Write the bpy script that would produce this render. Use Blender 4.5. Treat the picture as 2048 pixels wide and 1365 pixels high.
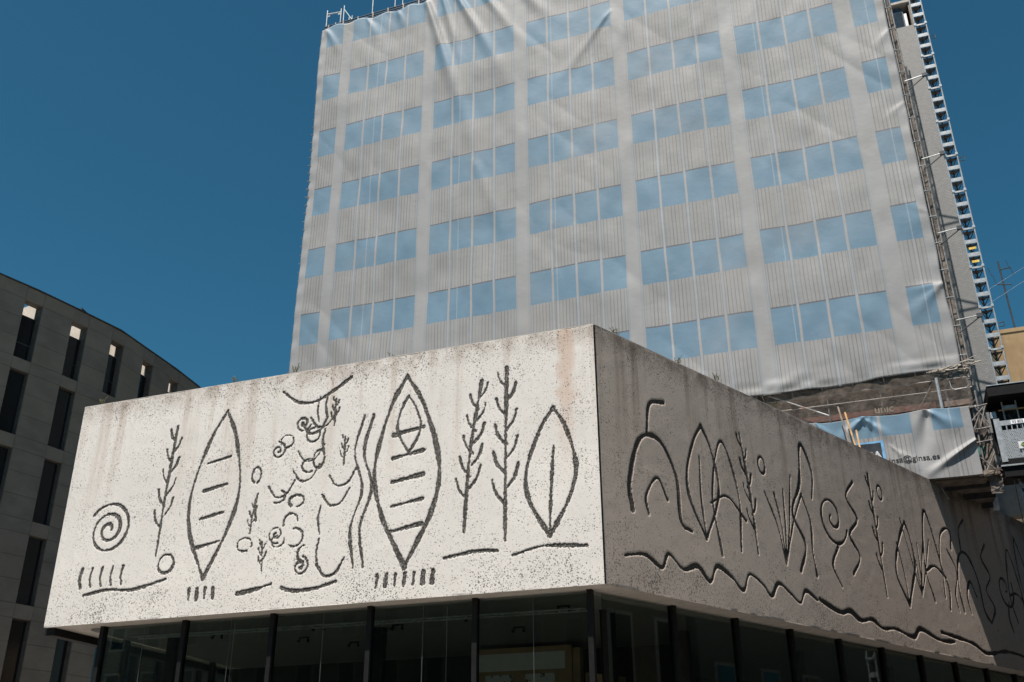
import bpy, bmesh, math, random
import numpy as np
from mathutils import Vector, Matrix
random.seed(7)
for o in list(bpy.data.objects): bpy.data.objects.remove(o)
SC = bpy.context.scene
COL = SC.collection

# ------------------------------------------------------------------ camera
cam = bpy.data.cameras.new('camera'); cam.sensor_width = 36; cam.lens = 34.76
cam.clip_start = .1; cam.clip_end = 3000
co = bpy.data.objects.new('camera', cam); COL.objects.link(co)
pit, rol = math.radians(24.9085), math.radians(.3731)
R0 = np.array([[1, 0, 0], [0, -math.sin(pit), math.cos(pit)], [0, -math.cos(pit), -math.sin(pit)]])
R0 = np.array([[math.cos(rol), -math.sin(rol), 0], [math.sin(rol), math.cos(rol), 0], [0, 0, 1]]) @ R0
m = Matrix.Identity(4)
for i in range(3):
    for j in range(3): m[j][i] = R0[i][j]
m.translation = (0, 0, 1.6)
co.matrix_world = m
SC.camera = co
# ------------------------------------------------------------------ sky and sun
TOSUN = Vector((-.2168, -.3577, 1.0)).normalized()
elev = math.asin(TOSUN.z)
W = bpy.data.worlds.new('World'); SC.world = W; W.use_nodes = True
nt = W.node_tree; nt.nodes.clear()
sky = nt.nodes.new('ShaderNodeTexSky'); sky.sky_type = 'NISHITA'; sky.sun_disc = False
sky.sun_elevation = elev; sky.sun_rotation = math.atan2(TOSUN.x, TOSUN.y)
sky.altitude = 1000; sky.air_density = 1.0; sky.dust_density = 0; sky.ozone_density = 3.0
bg = nt.nodes.new('ShaderNodeBackground'); bg.inputs[1].default_value = .052
ow = nt.nodes.new('ShaderNodeOutputWorld')
tint = nt.nodes.new('ShaderNodeMixRGB'); tint.blend_type = 'MULTIPLY'; tint.inputs[0].default_value = 1; tint.inputs[2].default_value = (.36, .92, .91, 1)
nt.links.new(sky.outputs[0], tint.inputs[1]); nt.links.new(tint.outputs[0], bg.inputs[0]); nt.links.new(bg.outputs[0], ow.inputs[0])
sl = bpy.data.lights.new('sun', 'SUN'); sl.energy = 5.0; sl.angle = math.radians(.5); sl.color = (1, .925, .85)
so = bpy.data.objects.new('sun', sl); COL.objects.link(so)
so.rotation_euler = TOSUN.to_track_quat('Z', 'Y').to_euler(); so.location = (-20, -30, 60)
vs = SC.view_settings; vs.view_transform = 'Standard'; vs.look = 'None'; vs.exposure = .68; vs.gamma = 1
vs.use_curve_mapping = False
SC.cycles.max_bounces = 6; SC.cycles.diffuse_bounces = 3; SC.cycles.glossy_bounces = 3; SC.cycles.transparent_max_bounces = 10

# ------------------------------------------------------------------ frames
def frame(origin, X):
    X = Vector(X).normalized(); Z = Vector((0, 0, 1)); Y = Z.cross(X)
    M = Matrix((X, Y, Z)).transposed().to_4x4(); M.translation = Vector(origin)
    return M
C0 = Vector((1.6705, 17.8699, 0))
DL = Vector((-.93756, .34783, 0)); DR = Vector((.70767, .70654, 0))
FL = frame(C0, -DL)          # x runs right along the front face, y into depth, z up
FR = frame(C0, DR)           # x runs away from the corner along the side face
FW = Matrix.Identity(4)

# ------------------------------------------------------------------ materials
class N:
    def __init__(s, name):
        s.m = bpy.data.materials.new(name); s.m.use_nodes = True
        s.t = s.m.node_tree; s.t.nodes.clear()
        s.out = s.t.nodes.new('ShaderNodeOutputMaterial')
        s.b = s.t.nodes.new('ShaderNodeBsdfPrincipled'); s.t.links.new(s.b.outputs[0], s.out.inputs[0])
    def n(s, typ, **k):
        x = s.t.nodes.new('ShaderNode' + typ)
        for a, v in k.items(): setattr(x, a, v)
        return x
    def put(s, sock, v):
        if hasattr(v, 'links'): s.t.links.new(v, sock)
        elif v is not None: sock.default_value = v
    def math(s, op, a, b=None, c=None):
        x = s.n('Math', operation=op); s.put(x.inputs[0], a); s.put(x.inputs[1], b); s.put(x.inputs[2], c); return x.outputs[0]
    def mix(s, f, a, b, blend='MIX'):
        x = s.n('MixRGB', blend_type=blend); s.put(x.inputs[0], f); s.put(x.inputs[1], c4(a)); s.put(x.inputs[2], c4(b)); return x.outputs[0]
    def ramp(s, f, a, b, lo=0., hi=1.):
        x = s.n('MapRange', interpolation_type='SMOOTHSTEP'); s.put(x.inputs[0], f)
        for i, v in enumerate((a, b, lo, hi)): s.put(x.inputs[i + 1], v)
        return x.outputs[0]
    def coord(s, scale=(1, 1, 1), loc=(0, 0, 0)):
        c = s.n('TexCoord'); mp = s.n('Mapping'); s.t.links.new(c.outputs['Object'], mp.inputs[0])
        mp.inputs['Scale'].default_value = scale; mp.inputs['Location'].default_value = loc
        return mp.outputs[0]
    def noise(s, vec, scale, detail=4, rough=.55):
        x = s.n('TexNoise'); s.put(x.inputs['Vector'], vec); x.inputs['Scale'].default_value = scale
        x.inputs['Detail'].default_value = detail; x.inputs['Roughness'].default_value = rough
        return x.outputs[0]
    def vor(s, vec, scale, rnd=1.0, feature='F1'):
        x = s.n('TexVoronoi', feature=feature); s.put(x.inputs['Vector'], vec); x.inputs['Scale'].default_value = scale
        x.inputs['Randomness'].default_value = rnd
        return x
    def bump(s, h, strength=.3, dist=.02):
        x = s.n('Bump'); s.put(x.inputs['Height'], h); x.inputs['Strength'].default_value = strength; x.inputs['Distance'].default_value = dist
        s.t.links.new(x.outputs[0], s.b.inputs['Normal'])
    def done(s, col=None, rough=.8, metal=0., spec=None):
        if col is not None: s.put(s.b.inputs['Base Color'], c4(col))
        s.put(s.b.inputs['Roughness'], rough); s.put(s.b.inputs['Metallic'], metal)
        if spec is not None: s.b.inputs['Specular IOR Level'].default_value = spec
        return s.m
def c4(v):
    return (*v, 1) if isinstance(v, tuple) and len(v) == 3 else v
def plain(name, col, rough=.7, metal=0., var=.18, scale=6., bump=.0):
    k = N(name); v = k.coord()
    a = k.noise(v, scale, 5)
    lo = tuple(x * (1 - var) for x in col); hi = tuple(min(1, x * (1 + var)) for x in col)
    c = k.mix(k.ramp(a, .3, .7), lo, hi)
    if bump: k.bump(k.noise(v, scale * 6, 4), bump, .01)
    return k.done(c, rough, metal)

def frieze_mat(name, base, dark, stain, top, stainamt, pit, rust):
    k = N(name); v = k.coord()
    sep = k.n('SeparateXYZ'); k.t.links.new(v, sep.inputs[0]); X, Z = sep.outputs[0], sep.outputs[2]
    big = k.noise(v, .55, 5, .6); med = k.noise(v, 3.2, 5, .6); fine = k.noise(v, 70, 2)
    c = k.mix(k.ramp(big, .32, .68), tuple(x * .9 for x in base), base)
    c = k.mix(k.ramp(med, .38, .72, 0, .35), c, tuple(x * .84 for x in base))
    c = k.mix(k.ramp(fine, .3, .7, 0, .22), c, tuple(x * .7 for x in base))
    # vertical streaks
    vs_ = k.coord((1.7, 1.7, .09)); st = k.noise(vs_, 1.6, 5, .62)
    vs2 = k.coord((6, 6, .25)); st2 = k.noise(vs2, 1.3, 4, .6)
    down = k.ramp(Z, top - 3.4, top, 0, 1)
    s1 = k.math('MULTIPLY', k.ramp(st, .47, .68), down)
    s1 = k.math('MULTIPLY', s1, k.ramp(st2, .3, .65, .35, 1))
    c = k.mix(k.math('MULTIPLY', s1, stainamt), c, stain)
    edge = k.math('MULTIPLY', k.ramp(Z, top - .55, top - .02), k.ramp(k.noise(v, 2.3, 5, .65), .3, .65))
    c = k.mix(k.math('MULTIPLY', edge, min(1, stainamt * .95)), c, tuple(x * .62 for x in stain))
    if rust is not None:   # one rust run below the coping beside the corner
        rx = k.math('ABSOLUTE', k.math('ADD', k.math('SUBTRACT', X, rust), k.math('MULTIPLY', k.math('SUBTRACT', med, .5), .5)))
        rr = k.math('MULTIPLY', k.ramp(rx, .05, .26, 1, 0), k.ramp(Z, top - 3.6, top - .9))
        c = k.mix(k.math('MULTIPLY', rr, .42), c, (.42, .25, .15))
    # pits and dark aggregate, in drifts
    warp = k.n('VectorMath', operation='ADD'); nz = k.n('TexNoise'); nz.inputs['Scale'].default_value = 14
    k.t.links.new(v, nz.inputs['Vector']); sc = k.n('VectorMath', operation='SCALE'); k.t.links.new(nz.outputs['Color'], sc.inputs[0]); sc.inputs['Scale'].default_value = .06
    k.t.links.new(v, warp.inputs[0]); k.t.links.new(sc.outputs[0], warp.inputs[1])
    v2 = warp.outputs[0]
    drift = k.noise(v, 1.1, 5, .65); low = k.ramp(Z, .0, 1.2, .06, 0); hi_ = k.ramp(Z, top - .9, top, 0, .05)
    thr = k.math('ADD', k.math('ADD', k.ramp(drift, .34, .74, .12, .26), low), hi_)
    thr = k.math('MULTIPLY', thr, pit)
    va = k.vor(v2, 38); vb = k.vor(v2, 17)
    rna = k.n('SeparateColor'); k.t.links.new(va.outputs['Color'], rna.inputs[0])
    pa = k.math('MULTIPLY', k.math('LESS_THAN', va.outputs[0], k.math('MULTIPLY', thr, 1.7)), k.ramp(rna.outputs[1], .15, .8))
    rnd = k.n('SeparateColor'); k.t.links.new(vb.outputs['Color'], rnd.inputs[0])
    pb = k.math('MULTIPLY', k.math('LESS_THAN', vb.outputs[0], k.math('MULTIPLY', thr, 1.1)), k.math('GREATER_THAN', rnd.outputs[0], .55))
    pits = k.math('MAXIMUM', pa, pb)
    c = k.mix(k.math('MULTIPLY', pits, .82), c, dark)
    jl = k.math('ABSOLUTE', k.math('SUBTRACT', k.math('ADD', Z, k.math('MULTIPLY', big, .05)), 2.5)); c = k.mix(k.ramp(jl, .006, .016, .3 if rust is None else .06, 0), c, tuple(x * 1.25 for x in base))
    at = k.n('Attribute', attribute_name='groove'); g = at.outputs['Fac']
    gs = k.math('MULTIPLY', k.ramp(g, .2, .5), k.ramp(k.noise(v, 48, 2), .34, .5, .62, 1))
    agg = k.mix(k.ramp(k.noise(v, 95, 2), .3, .7), tuple(x * .25 for x in dark), tuple(x * .75 for x in dark))
    c = k.mix(gs, c, agg)
    h = k.math('SUBTRACT', k.math('MULTIPLY', k.noise(v, 45, 4), .5), pits)
    k.bump(h, .45, .012)
    return k.done(c, .88, spec=.25)

M = {}
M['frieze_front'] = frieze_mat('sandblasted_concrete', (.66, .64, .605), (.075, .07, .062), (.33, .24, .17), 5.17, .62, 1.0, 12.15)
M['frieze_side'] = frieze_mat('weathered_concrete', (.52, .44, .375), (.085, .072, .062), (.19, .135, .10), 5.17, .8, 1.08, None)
M['concrete'] = plain('concrete', (.42, .4, .37), .85, bump=.3)
M['soffit'] = plain('soffit_concrete', (.46, .42, .38), .85, var=.1, bump=.2)
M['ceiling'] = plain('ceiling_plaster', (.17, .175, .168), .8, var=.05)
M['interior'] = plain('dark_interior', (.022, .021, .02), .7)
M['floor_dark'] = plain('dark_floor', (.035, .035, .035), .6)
M['black_steel'] = plain('black_steel', (.009, .009, .0095), .6, var=.25)
M['black_steel'].node_tree.nodes['Principled BSDF'].inputs['Specular IOR Level'].default_value = .15
M['galv'] = plain('galvanised_steel', (.36, .38, .39), .45, .4, var=.2, scale=9)
M['galv_old'] = plain('weathered_scaffold_tube', (.22, .21, .2), .55, .4, var=.35, scale=7)
M['dark_tube'] = plain('dark_tube', (.05, .055, .06), .5, .3)
M['teal_tube'] = plain('teal_brace', (.03, .16, .2), .5)
M['plank'] = plain('timber_plank', (.45, .26, .1), .75, var=.3, scale=4, bump=.3)
M['old_plank'] = plain('grey_timber', (.2, .16, .13), .8, var=.35, scale=4, bump=.4)
M['red_board'] = plain('red_toe_board', (.17, .06, .045), .7, var=.25)
M['pale_letter'] = plain('pale_letter', (.5, .44, .33), .7)
M['black_letter'] = plain('black_letter', (.03, .03, .032), .6)
M['white_letter'] = plain('white_letter', (.75, .76, .78), .6)
M['grey_letter'] = plain('grey_letter', (.12, .13, .14), .6)
M['yellow'] = plain('yellow_label', (.62, .42, .06), .6)
M['green'] = plain('green_paint', (.02, .2, .08), .5)
M['green_sheet'] = plain('green_plastic', (.05, .15, .13), .5, var=.3)
M['tan'] = None
M['wood_board'] = plain('birch_ply', (.3, .21, .12), .6, var=.12, scale=3)
M['paper'] = plain('paper', (.55, .57, .57), .7, var=.04)
M['orange'] = plain('orange_clamp', (.5, .13, .03), .6)
M['rope'] = plain('rope', (.35, .31, .26), .9)
M['weed'] = plain('dry_weed', (.1, .1, .045), .8)
M['stone_light'] = plain('pale_stone', (.55, .5, .43), .85, var=.1)
M['coping'] = plain('metal_coping', (.05, .05, .052), .45, .4)
M['frame_grey'] = plain('window_frame_grey', (.07, .075, .08), .45, .3)
M['tower_wall'] = plain('tower_render', (.33, .32, .3), .85)

def glass_mat(name, tint, refl=.6, rough=.02):
    k = N(name); k.t.nodes.remove(k.b)
    tr = k.n('BsdfTransparent'); tr.inputs[0].default_value = c4(tint)
    gl = k.n('BsdfGlossy'); gl.inputs['Roughness'].default_value = rough; gl.inputs[0].default_value = (.9, .95, .93, 1)
    fr = k.n('Fresnel'); fr.inputs[0].default_value = 1.5
    mx = k.n('MixShader'); k.put(mx.inputs[0], k.math('MULTIPLY', fr.outputs[0], refl))
    k.t.links.new(tr.outputs[0], mx.inputs[1]); k.t.links.new(gl.outputs[0], mx.inputs[2]); k.t.links.new(mx.outputs[0], k.out.inputs[0])
    return k.m
M['glass'] = glass_mat('green_tinted_glass', (.66, .7, .675), .35)
def dark_glass():
    k = N('dark_window_glass'); v = k.coord()
    return k.done(k.mix(k.noise(v, .6, 2), (.006, .006, .007), (.014, .014, .015)), .12, 0, .5)
M['dark_glass'] = dark_glass()
def net_mat(name, col, opac):
    k = N(name); v = k.coord()
    tr = k.n('BsdfTransparent'); mx = k.n('MixShader')
    a = k.ramp(k.noise(v, 2.5, 5, .65), .3, .7, opac - .16, min(1, opac + .14))
    col_ = k.mix(k.noise(v, 5, 4), tuple(x * .55 for x in col), tuple(min(1, x * 1.35) for x in col))
    k.done(col_, .95, spec=.1); k.bump(k.noise(v, 7, 4), .7, .05)
    k.t.links.new(tr.outputs[0], mx.inputs[1]); k.t.links.new(k.b.outputs[0], mx.inputs[2]); k.put(mx.inputs[0], a)
    k.t.links.new(mx.outputs[0], k.out.inputs[0])
    return k.m
M['net'] = net_mat('brown_debris_net', (.2, .17, .145), .8)
M['net_thin'] = net_mat('thin_debris_net', (.16, .135, .115), .42)
M['net_dark'] = net_mat('dark_debris_net', (.11, .095, .085), .78)
def perforated():
    k = N('perforated_steel'); v = k.coord()
    tr = k.n('BsdfTransparent'); mx = k.n('MixShader')
    vv = k.coord((19, 19, 24)); sp = k.n('SeparateXYZ'); k.t.links.new(vv, sp.inputs[0])
    row = k.math('FLOOR', sp.outputs[2]); sh = k.math('ADD', sp.outputs[0], k.math('MULTIPLY', k.math('MODULO', row, 2), .5))
    a = k.math('ABSOLUTE', k.math('SUBTRACT', k.math('FRACT', sh), .5)); b = k.math('ABSOLUTE', k.math('SUBTRACT', k.math('FRACT', sp.outputs[2]), .5))
    hole = k.math('LESS_THAN', k.math('ADD', a, b), .43)
    k.done((.5, .52, .53), .45, .5); k.put(mx.inputs[0], hole)
    k.t.links.new(k.b.outputs[0], mx.inputs[1]); k.t.links.new(tr.outputs[0], mx.inputs[2]); k.t.links.new(mx.outputs[0], k.out.inputs[0])
    return k.m
M['perf'] = perforated()
def tile_mat():
    k = N('grey_glazed_tile'); v = k.coord((1, 1, 1))
    b = k.n('TexBrick'); mp = k.n('Mapping'); mp.inputs['Rotation'].default_value = (math.radians(90), 0, 0)
    k.t.links.new(v, mp.inputs[0]); k.t.links.new(mp.outputs[0], b.inputs['Vector'])
    b.inputs['Scale'].default_value = 1; b.inputs['Brick Width'].default_value = .12; b.inputs['Row Height'].default_value = .062
    b.inputs['Mortar Size'].default_value = .008; b.offset = .5
    b.inputs['Color1'].default_value = (.19, .19, .186, 1); b.inputs['Color2'].default_value = (.25, .25, .245, 1); b.inputs['Mortar'].default_value = (.15, .15, .147, 1)
    c = k.mix(k.ramp(k.noise(v, .9, 4), .35, .7, 0, .5), b.outputs[0], (.18, .18, .175))
    k.bump(b.outputs['Fac'], -.3, .006)
    return k.done(c, .5)
M['tile'] = tile_mat()
def tan_mat():
    k = N('ochre_render'); v = k.coord()
    c = k.mix(k.ramp(k.noise(v, .35, 5, .65), .35, .7), (.27, .18, .09), (.38, .27, .15))
    st = k.noise(k.coord((1.6, 1.6, .22)), .8, 5, .7)
    c = k.mix(k.ramp(st, .52, .7, 0, .75), c, (.12, .085, .05))
    return k.done(c, .9)
M['tan'] = tan_mat()
def stone_mat():
    k = N('grey_limestone_slab'); v = k.coord()
    oi = k.n('ObjectInfo'); 
    w = k.n('TexCoord'); mp = k.n('VectorMath', operation='ADD')
    k.t.links.new(w.outputs['Object'], mp.inputs[0]); k.t.links.new(oi.outputs['Location'], mp.inputs[1])
    a = k.noise(mp.outputs[0], 1.3, 5, .6); f = k.noise(mp.outputs[0], 18, 3)
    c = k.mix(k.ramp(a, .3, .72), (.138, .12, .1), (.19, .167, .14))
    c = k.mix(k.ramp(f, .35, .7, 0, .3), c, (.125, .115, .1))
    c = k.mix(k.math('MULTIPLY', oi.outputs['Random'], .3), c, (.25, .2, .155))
    k.bump(f, .25, .008)
    return k.done(c, .85)
M['stone'] = stone_mat()
M['mortar'] = plain('dark_joint', (.09, .08, .07), .9)
def paving():
    k = N('stone_paving'); v = k.coord()
    b = k.n('TexBrick'); k.t.links.new(v, b.inputs['Vector']); b.inputs['Scale'].default_value = 1
    b.inputs['Brick Width'].default_value = .6; b.inputs['Row Height'].default_value = .4; b.inputs['Mortar Size'].default_value = .006
    b.inputs['Color1'].default_value = (.2, .185, .165, 1); b.inputs['Color2'].default_value = (.25, .23, .205, 1); b.inputs['Mortar'].default_value = (.09, .085, .08, 1)
    return k.done(k.mix(k.ramp(k.noise(v, .5, 5), .4, .7, 0, .4), b.outputs[0], (.15, .14, .125)), .8)
M['paving'] = paving()
M['asphalt'] = plain('asphalt', (.05, .05, .052), .9, var=.2, scale=3)

def banner_mat(name, lower=False):
    """printed scaffold sheet: the picture of an office front (window bands, piers, ribbed spandrels)"""
    k = N(name); c0 = k.n('TexCoord')
    nz = k.n('TexNoise'); nz.inputs['Scale'].default_value = .6; nz.inputs['Detail'].default_value = 1.5
    k.t.links.new(c0.outputs['Object'], nz.inputs['Vector'])
    a1 = k.n('VectorMath', operation='SUBTRACT'); k.t.links.new(nz.outputs['Color'], a1.inputs[0]); a1.inputs[1].default_value = (.5, .5, .5)
    a2 = k.n('VectorMath', operation='SCALE'); k.t.links.new(a1.outputs[0], a2.inputs[0]); a2.inputs['Scale'].default_value = .07
    a3 = k.n('VectorMath', operation='ADD'); k.t.links.new(c0.outputs['Object'], a3.inputs[0]); k.t.links.new(a2.outputs[0], a3.inputs[1])
    sp = k.n('SeparateXYZ'); k.t.links.new(a3.outputs[0], sp.inputs[0]); X, Z = sp.outputs[0], sp.outputs[2]
    v = c0.outputs['Object']
    def rng(val, lo, hi):   # soft in-range mask
        return k.math('MULTIPLY', k.ramp(val, lo - .012, lo + .012), k.ramp(val, hi - .012, hi + .012, 1, 0))
    # x = -u ; groups start at -14.94, width 3.88, pitch 4.33 (five of them)
    gx = k.math('ADD', X, 14.94)
    inb = k.math('MULTIPLY', k.math('GREATER_THAN', gx, -.2), k.math('LESS_THAN', gx, 21.3))
    gm = k.math('MODULO', k.math('ADD', gx, 43.3), 4.33)
    grp = k.math('MULTIPLY', rng(gm, 0, 3.8), inb)
    wm = k.math('MODULO', k.math('ADD', gm, .04), .96)
    pane = k.math('MULTIPLY', k.ramp(wm, .075, .1), k.ramp(wm, .935, .955, 1, 0))
    ends = k.math('MAXIMUM', rng(X, -16.29, -15.42), rng(X, 6.78, 7.62))
    colm = k.math('MAXIMUM', k.math('MULTIPLY', grp, pane), ends)
    anyg = k.math('MAXIMUM', grp, ends)
    rz = k.math('MODULO', k.math('ADD', k.math('SUBTRACT', Z, 30.93 if not lower else 11.78), 31.1), 3.11)
    hw = 1.37 if not lower else .9
    row = rng(rz, 0, hw)
    win = k.math('MULTIPLY', colm, row)
    base = k.mix(k.ramp(k.noise(v, .45, 5, .6), .3, .7), (.225, .225, .223), (.262, .261, .259))
    base = k.mix(k.math('SUBTRACT', 1, anyg), base, (.258, .26, .262))
    # ribs on spandrels
    rb = k.math('MODULO', k.math('ADD', X, 100), .131)
    irr = k.noise(k.coord((4.2, 1, .05)), 1.0, 2)
    rib = k.math('MULTIPLY', k.ramp(k.math('ABSOLUTE', k.math('SUBTRACT', rb, .065)), .006, .024, 1, 0), k.ramp(irr, .32, .6, .12, .75))
    rib = k.math('MULTIPLY', rib, anyg)
    c = k.mix(rib, base, (.115, .112, .112))
    # printed mullion lines run full height in blue-grey
    ml = k.math('MULTIPLY', k.math('SUBTRACT', 1, pane), grp)
    c = k.mix(k.math('MULTIPLY', ml, .7), c, (.28, .285, .29))
    e1 = k.math('MULTIPLY', k.math('MAXIMUM', rng(wm, .072, .1), rng(wm, .925, .95)), grp)
    c = k.mix(k.math('MULTIPLY', e1, .75), c, (.13, .17, .21))
    pe = k.math('MULTIPLY', k.math('MAXIMUM', rng(gm, 3.8, 3.86), rng(gm, 4.27, 4.33)), inb)
    c = k.mix(k.math('MULTIPLY', pe, .35), c, (.19, .215, .235))
    wc = k.mix(k.ramp(k.noise(v, .8, 4, .6), .3, .7), (.1, .18, .25), (.122, .207, .278))
    c = k.mix(win, c, wc)
    head = k.math('MULTIPLY', k.math('MULTIPLY', rng(rz, hw - .01, hw + .045), colm), .85)
    c = k.mix(head, c, (.075, .075, .085))
    # joins between cloth widths
    s2 = k.n('SeparateXYZ'); k.t.links.new(v, s2.inputs[0])
    sm = k.math('ABSOLUTE', k.math('SUBTRACT', k.math('MODULO', k.math('ADD', s2.outputs[0], 40.35), 4.15), 2))
    c = k.mix(k.ramp(sm, .012, .03, .32, 0), c, (.36, .4, .43))
    # dust
    c = k.mix(k.ramp(k.noise(v, .22, 5, .65), .45, .75, 0, .35), c, (.225, .205, .188))
    wr = k.noise(k.coord((1.2, 1, 1.6)), 2.2, 5, .6)
    wr2 = k.noise(v, 6.5, 4, .6)
    wv = k.n('VectorMath', operation='ADD'); k.t.links.new(k.coord((.9, 1, .5)), wv.inputs[0]); k.t.links.new(a2.outputs[0], wv.inputs[1])
    crs = k.vor(wv.outputs[0], 1.15, 1.0, 'DISTANCE_TO_EDGE').outputs[0]; crs2 = k.vor(wv.outputs[0], 3.1, 1.0, 'DISTANCE_TO_EDGE').outputs[0]
    cr_ = k.math('ADD', k.math('MINIMUM', crs, .12), k.math('MULTIPLY', k.math('MINIMUM', crs2, .1), k.ramp(k.noise(v, .5, 2), .45, .62)))
    k.bump(k.math('ADD', k.math('ADD', wr, k.math('MULTIPLY', wr2, .3)), k.math('MULTIPLY', cr_, 1.6)), .3, .022)
    return k.done(c, .62, spec=.35)
M['banner'] = banner_mat('printed_scaffold_sheet')
M['banner_low'] = banner_mat('printed_lower_sheet', True)

# ------------------------------------------------------------------ building helpers
class Thing:
    def __init__(s, name, F, base, label=None, cat=None, group=None, kind=None):
        s.F = F; s.base = Vector(base)
        s.o = bpy.data.objects.new(name, None); COL.objects.link(s.o)
        s.o.empty_display_size = .3
        s.o.matrix_world = F @ Matrix.Translation(s.base)
        tag(s.o, label, cat, group, kind)
def tag(o, label=None, cat=None, group=None, kind=None):
    for a, v in (('label', label), ('category', cat), ('group', group), ('kind', kind)):
        if v: o[a] = v
class MB:
    def __init__(s): s.v = []; s.f = []
    def box(s, x0, x1, y0, y1, z0, z1):
        n = len(s.v)
        s.v += [(x0, y0, z0), (x1, y0, z0), (x1, y1, z0), (x0, y1, z0), (x0, y0, z1), (x1, y0, z1), (x1, y1, z1), (x0, y1, z1)]
        s.f += [tuple(n + i for i in q) for q in ((0, 3, 2, 1), (4, 5, 6, 7), (0, 1, 5, 4), (1, 2, 6, 5), (2, 3, 7, 6), (3, 0, 4, 7))]
        return s
    def tube(s, a, b, r, n=7, r2=None):
        a = Vector(a); b = Vector(b); d = (b - a).normalized()
        u = d.orthogonal().normalized(); w = d.cross(u); k = len(s.v); r2 = r if r2 is None else r2
        for p, rr in ((a, r), (b, r2)):
            for i in range(n):
                t = 2 * math.pi * i / n; s.v.append(tuple(p + (u * math.cos(t) + w * math.sin(t)) * rr))
        for i in range(n): s.f.append((k + i, k + (i + 1) % n, k + n + (i + 1) % n, k + n + i))
        s.f.append(tuple(k + i for i in reversed(range(n)))); s.f.append(tuple(k + n + i for i in range(n)))
        return s
    def path(s, pts, r, n=5):
        for a, b in zip(pts[:-1], pts[1:]): s.tube(a, b, r, n)
        return s
    def prism(s, poly, z0, z1):   # vertical prism, poly counter-clockwise
        k = len(s.v); n = len(poly)
        s.v += [(p[0], p[1], z0) for p in poly] + [(p[0], p[1], z1) for p in poly]
        s.f.append(tuple(k + i for i in reversed(range(n)))); s.f.append(tuple(k + n + i for i in range(n)))
        for i in range(n): s.f.append((k + i, k + (i + 1) % n, k + n + (i + 1) % n, k + n + i))
        return s
    def mesh(s, name, off=(0, 0, 0)):
        me = bpy.data.meshes.new(name); o = Vector(off)
        me.from_pydata([tuple(Vector(p) - o) for p in s.v], [], s.f); me.update()
        return me
def part(name, mb, mat, parent, label=None, kind=None, sub=None):
    """mesh in the thing's frame -> child of the thing (or of the part `sub`)"""
    me = mb.mesh(name, parent.base); me.materials.append(M[mat] if isinstance(mat, str) else mat)
    o = bpy.data.objects.new(name, me); COL.objects.link(o); o.parent = sub or parent.o
    tag(o, label, None, None, kind)
    return o
def single(name, mb, mat, F, base, label, cat, group=None, kind=None):
    me = mb.mesh(name, base); me.materials.append(M[mat] if isinstance(mat, str) else mat)
    o = bpy.data.objects.new(name, me); COL.objects.link(o); o.matrix_world = F @ Matrix.Translation(Vector(base))
    tag(o, label, cat, group, kind)
    return o
def copy_part(o, parent, loc=None, scale=None, rotz=None):
    c = o.copy(); COL.objects.link(c); c.parent = parent
    if loc is not None: c.location = loc
    if scale is not None: c.scale = scale
    if rotz is not None: c.rotation_euler = (0, 0, rotz)
    return c
def smooth(o):
    o.data.polygons.foreach_set('use_smooth', [True] * len(o.data.polygons))
def text_mb(s, size, bold=0., ext=.004):
    cu = bpy.data.curves.new('t', 'FONT'); cu.body = s; cu.size = size; cu.extrude = ext; cu.offset = bold
    ob = bpy.data.objects.new('t', cu); COL.objects.link(ob)
    bpy.context.view_layer.update()
    me = bpy.data.meshes.new_from_object(ob.evaluated_get(bpy.context.evaluated_depsgraph_get()))
    mb = MB(); mb.v = [tuple(v.co) for v in me.vertices]; mb.f = [tuple(p.vertices) for p in me.polygons]
    bpy.data.objects.remove(ob); bpy.data.curves.remove(cu); bpy.data.meshes.remove(me)
    return mb
def lettering(name, s, height_width, x0, y, z0, mat, parent, bold=0., sub=None, tilt=0.):
    """writing on a wall-like plane: left end x0, baseline z0, given total width"""
    mb = text_mb(s, 1, bold)
    xs = [p[0] for p in mb.v]; w = max(xs) - min(xs); k = height_width / w; mn = min(xs)
    mb.v = [(x0 + (p[0] - mn) * k, y - p[2] * .6, z0 + p[1] * k + (p[0] - mn) * k * tilt) for p in mb.v]
    return part(name, mb, mat, parent, sub=sub)

def vnoise(x, z, sx, sz, seed):
    rs = np.random.RandomState(seed); t = rs.rand(256, 256)
    X = x / sx; Z = z / sz; xi = np.floor(X).astype(int); zi = np.floor(Z).astype(int)
    fx = X - xi; fz = Z - zi; fx = fx * fx * (3 - 2 * fx); fz = fz * fz * (3 - 2 * fz)
    a = t[xi % 256, zi % 256]; b = t[(xi + 1) % 256, zi % 256]; c = t[xi % 256, (zi + 1) % 256]; d = t[(xi + 1) % 256, (zi + 1) % 256]
    return (a * (1 - fx) + b * fx) * (1 - fz) + (c * (1 - fx) + d * fx) * fz - .5
def grid_mesh(name, P, attr=None):
    """P: (nx, nz, 3) points -> quad sheet"""
    nx, nz = P.shape[:2]
    me = bpy.data.meshes.new(name)
    me.vertices.add(nx * nz); me.vertices.foreach_set('co', P.reshape(-1).astype(np.float32))
    i = np.arange((nx - 1) * (nz - 1)); ix = i // (nz - 1); iz = i % (nz - 1)
    a = ix * nz + iz
    q = np.stack([a, a + nz, a + nz + 1, a + 1], 1).astype(np.int32).reshape(-1)
    nf = len(i)
    me.loops.add(nf * 4); me.loops.foreach_set('vertex_index', q)
    me.polygons.add(nf); me.polygons.foreach_set('loop_start', np.arange(nf, dtype=np.int32) * 4)
    me.polygons.foreach_set('use_smooth', np.ones(nf, dtype=bool))
    if attr is not None:
        A = me.attributes.new('groove', 'FLOAT', 'POINT'); A.data.foreach_set('value', attr.reshape(-1).astype(np.float32))
    me.update(calc_edges=True); me.validate()
    return me

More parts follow.
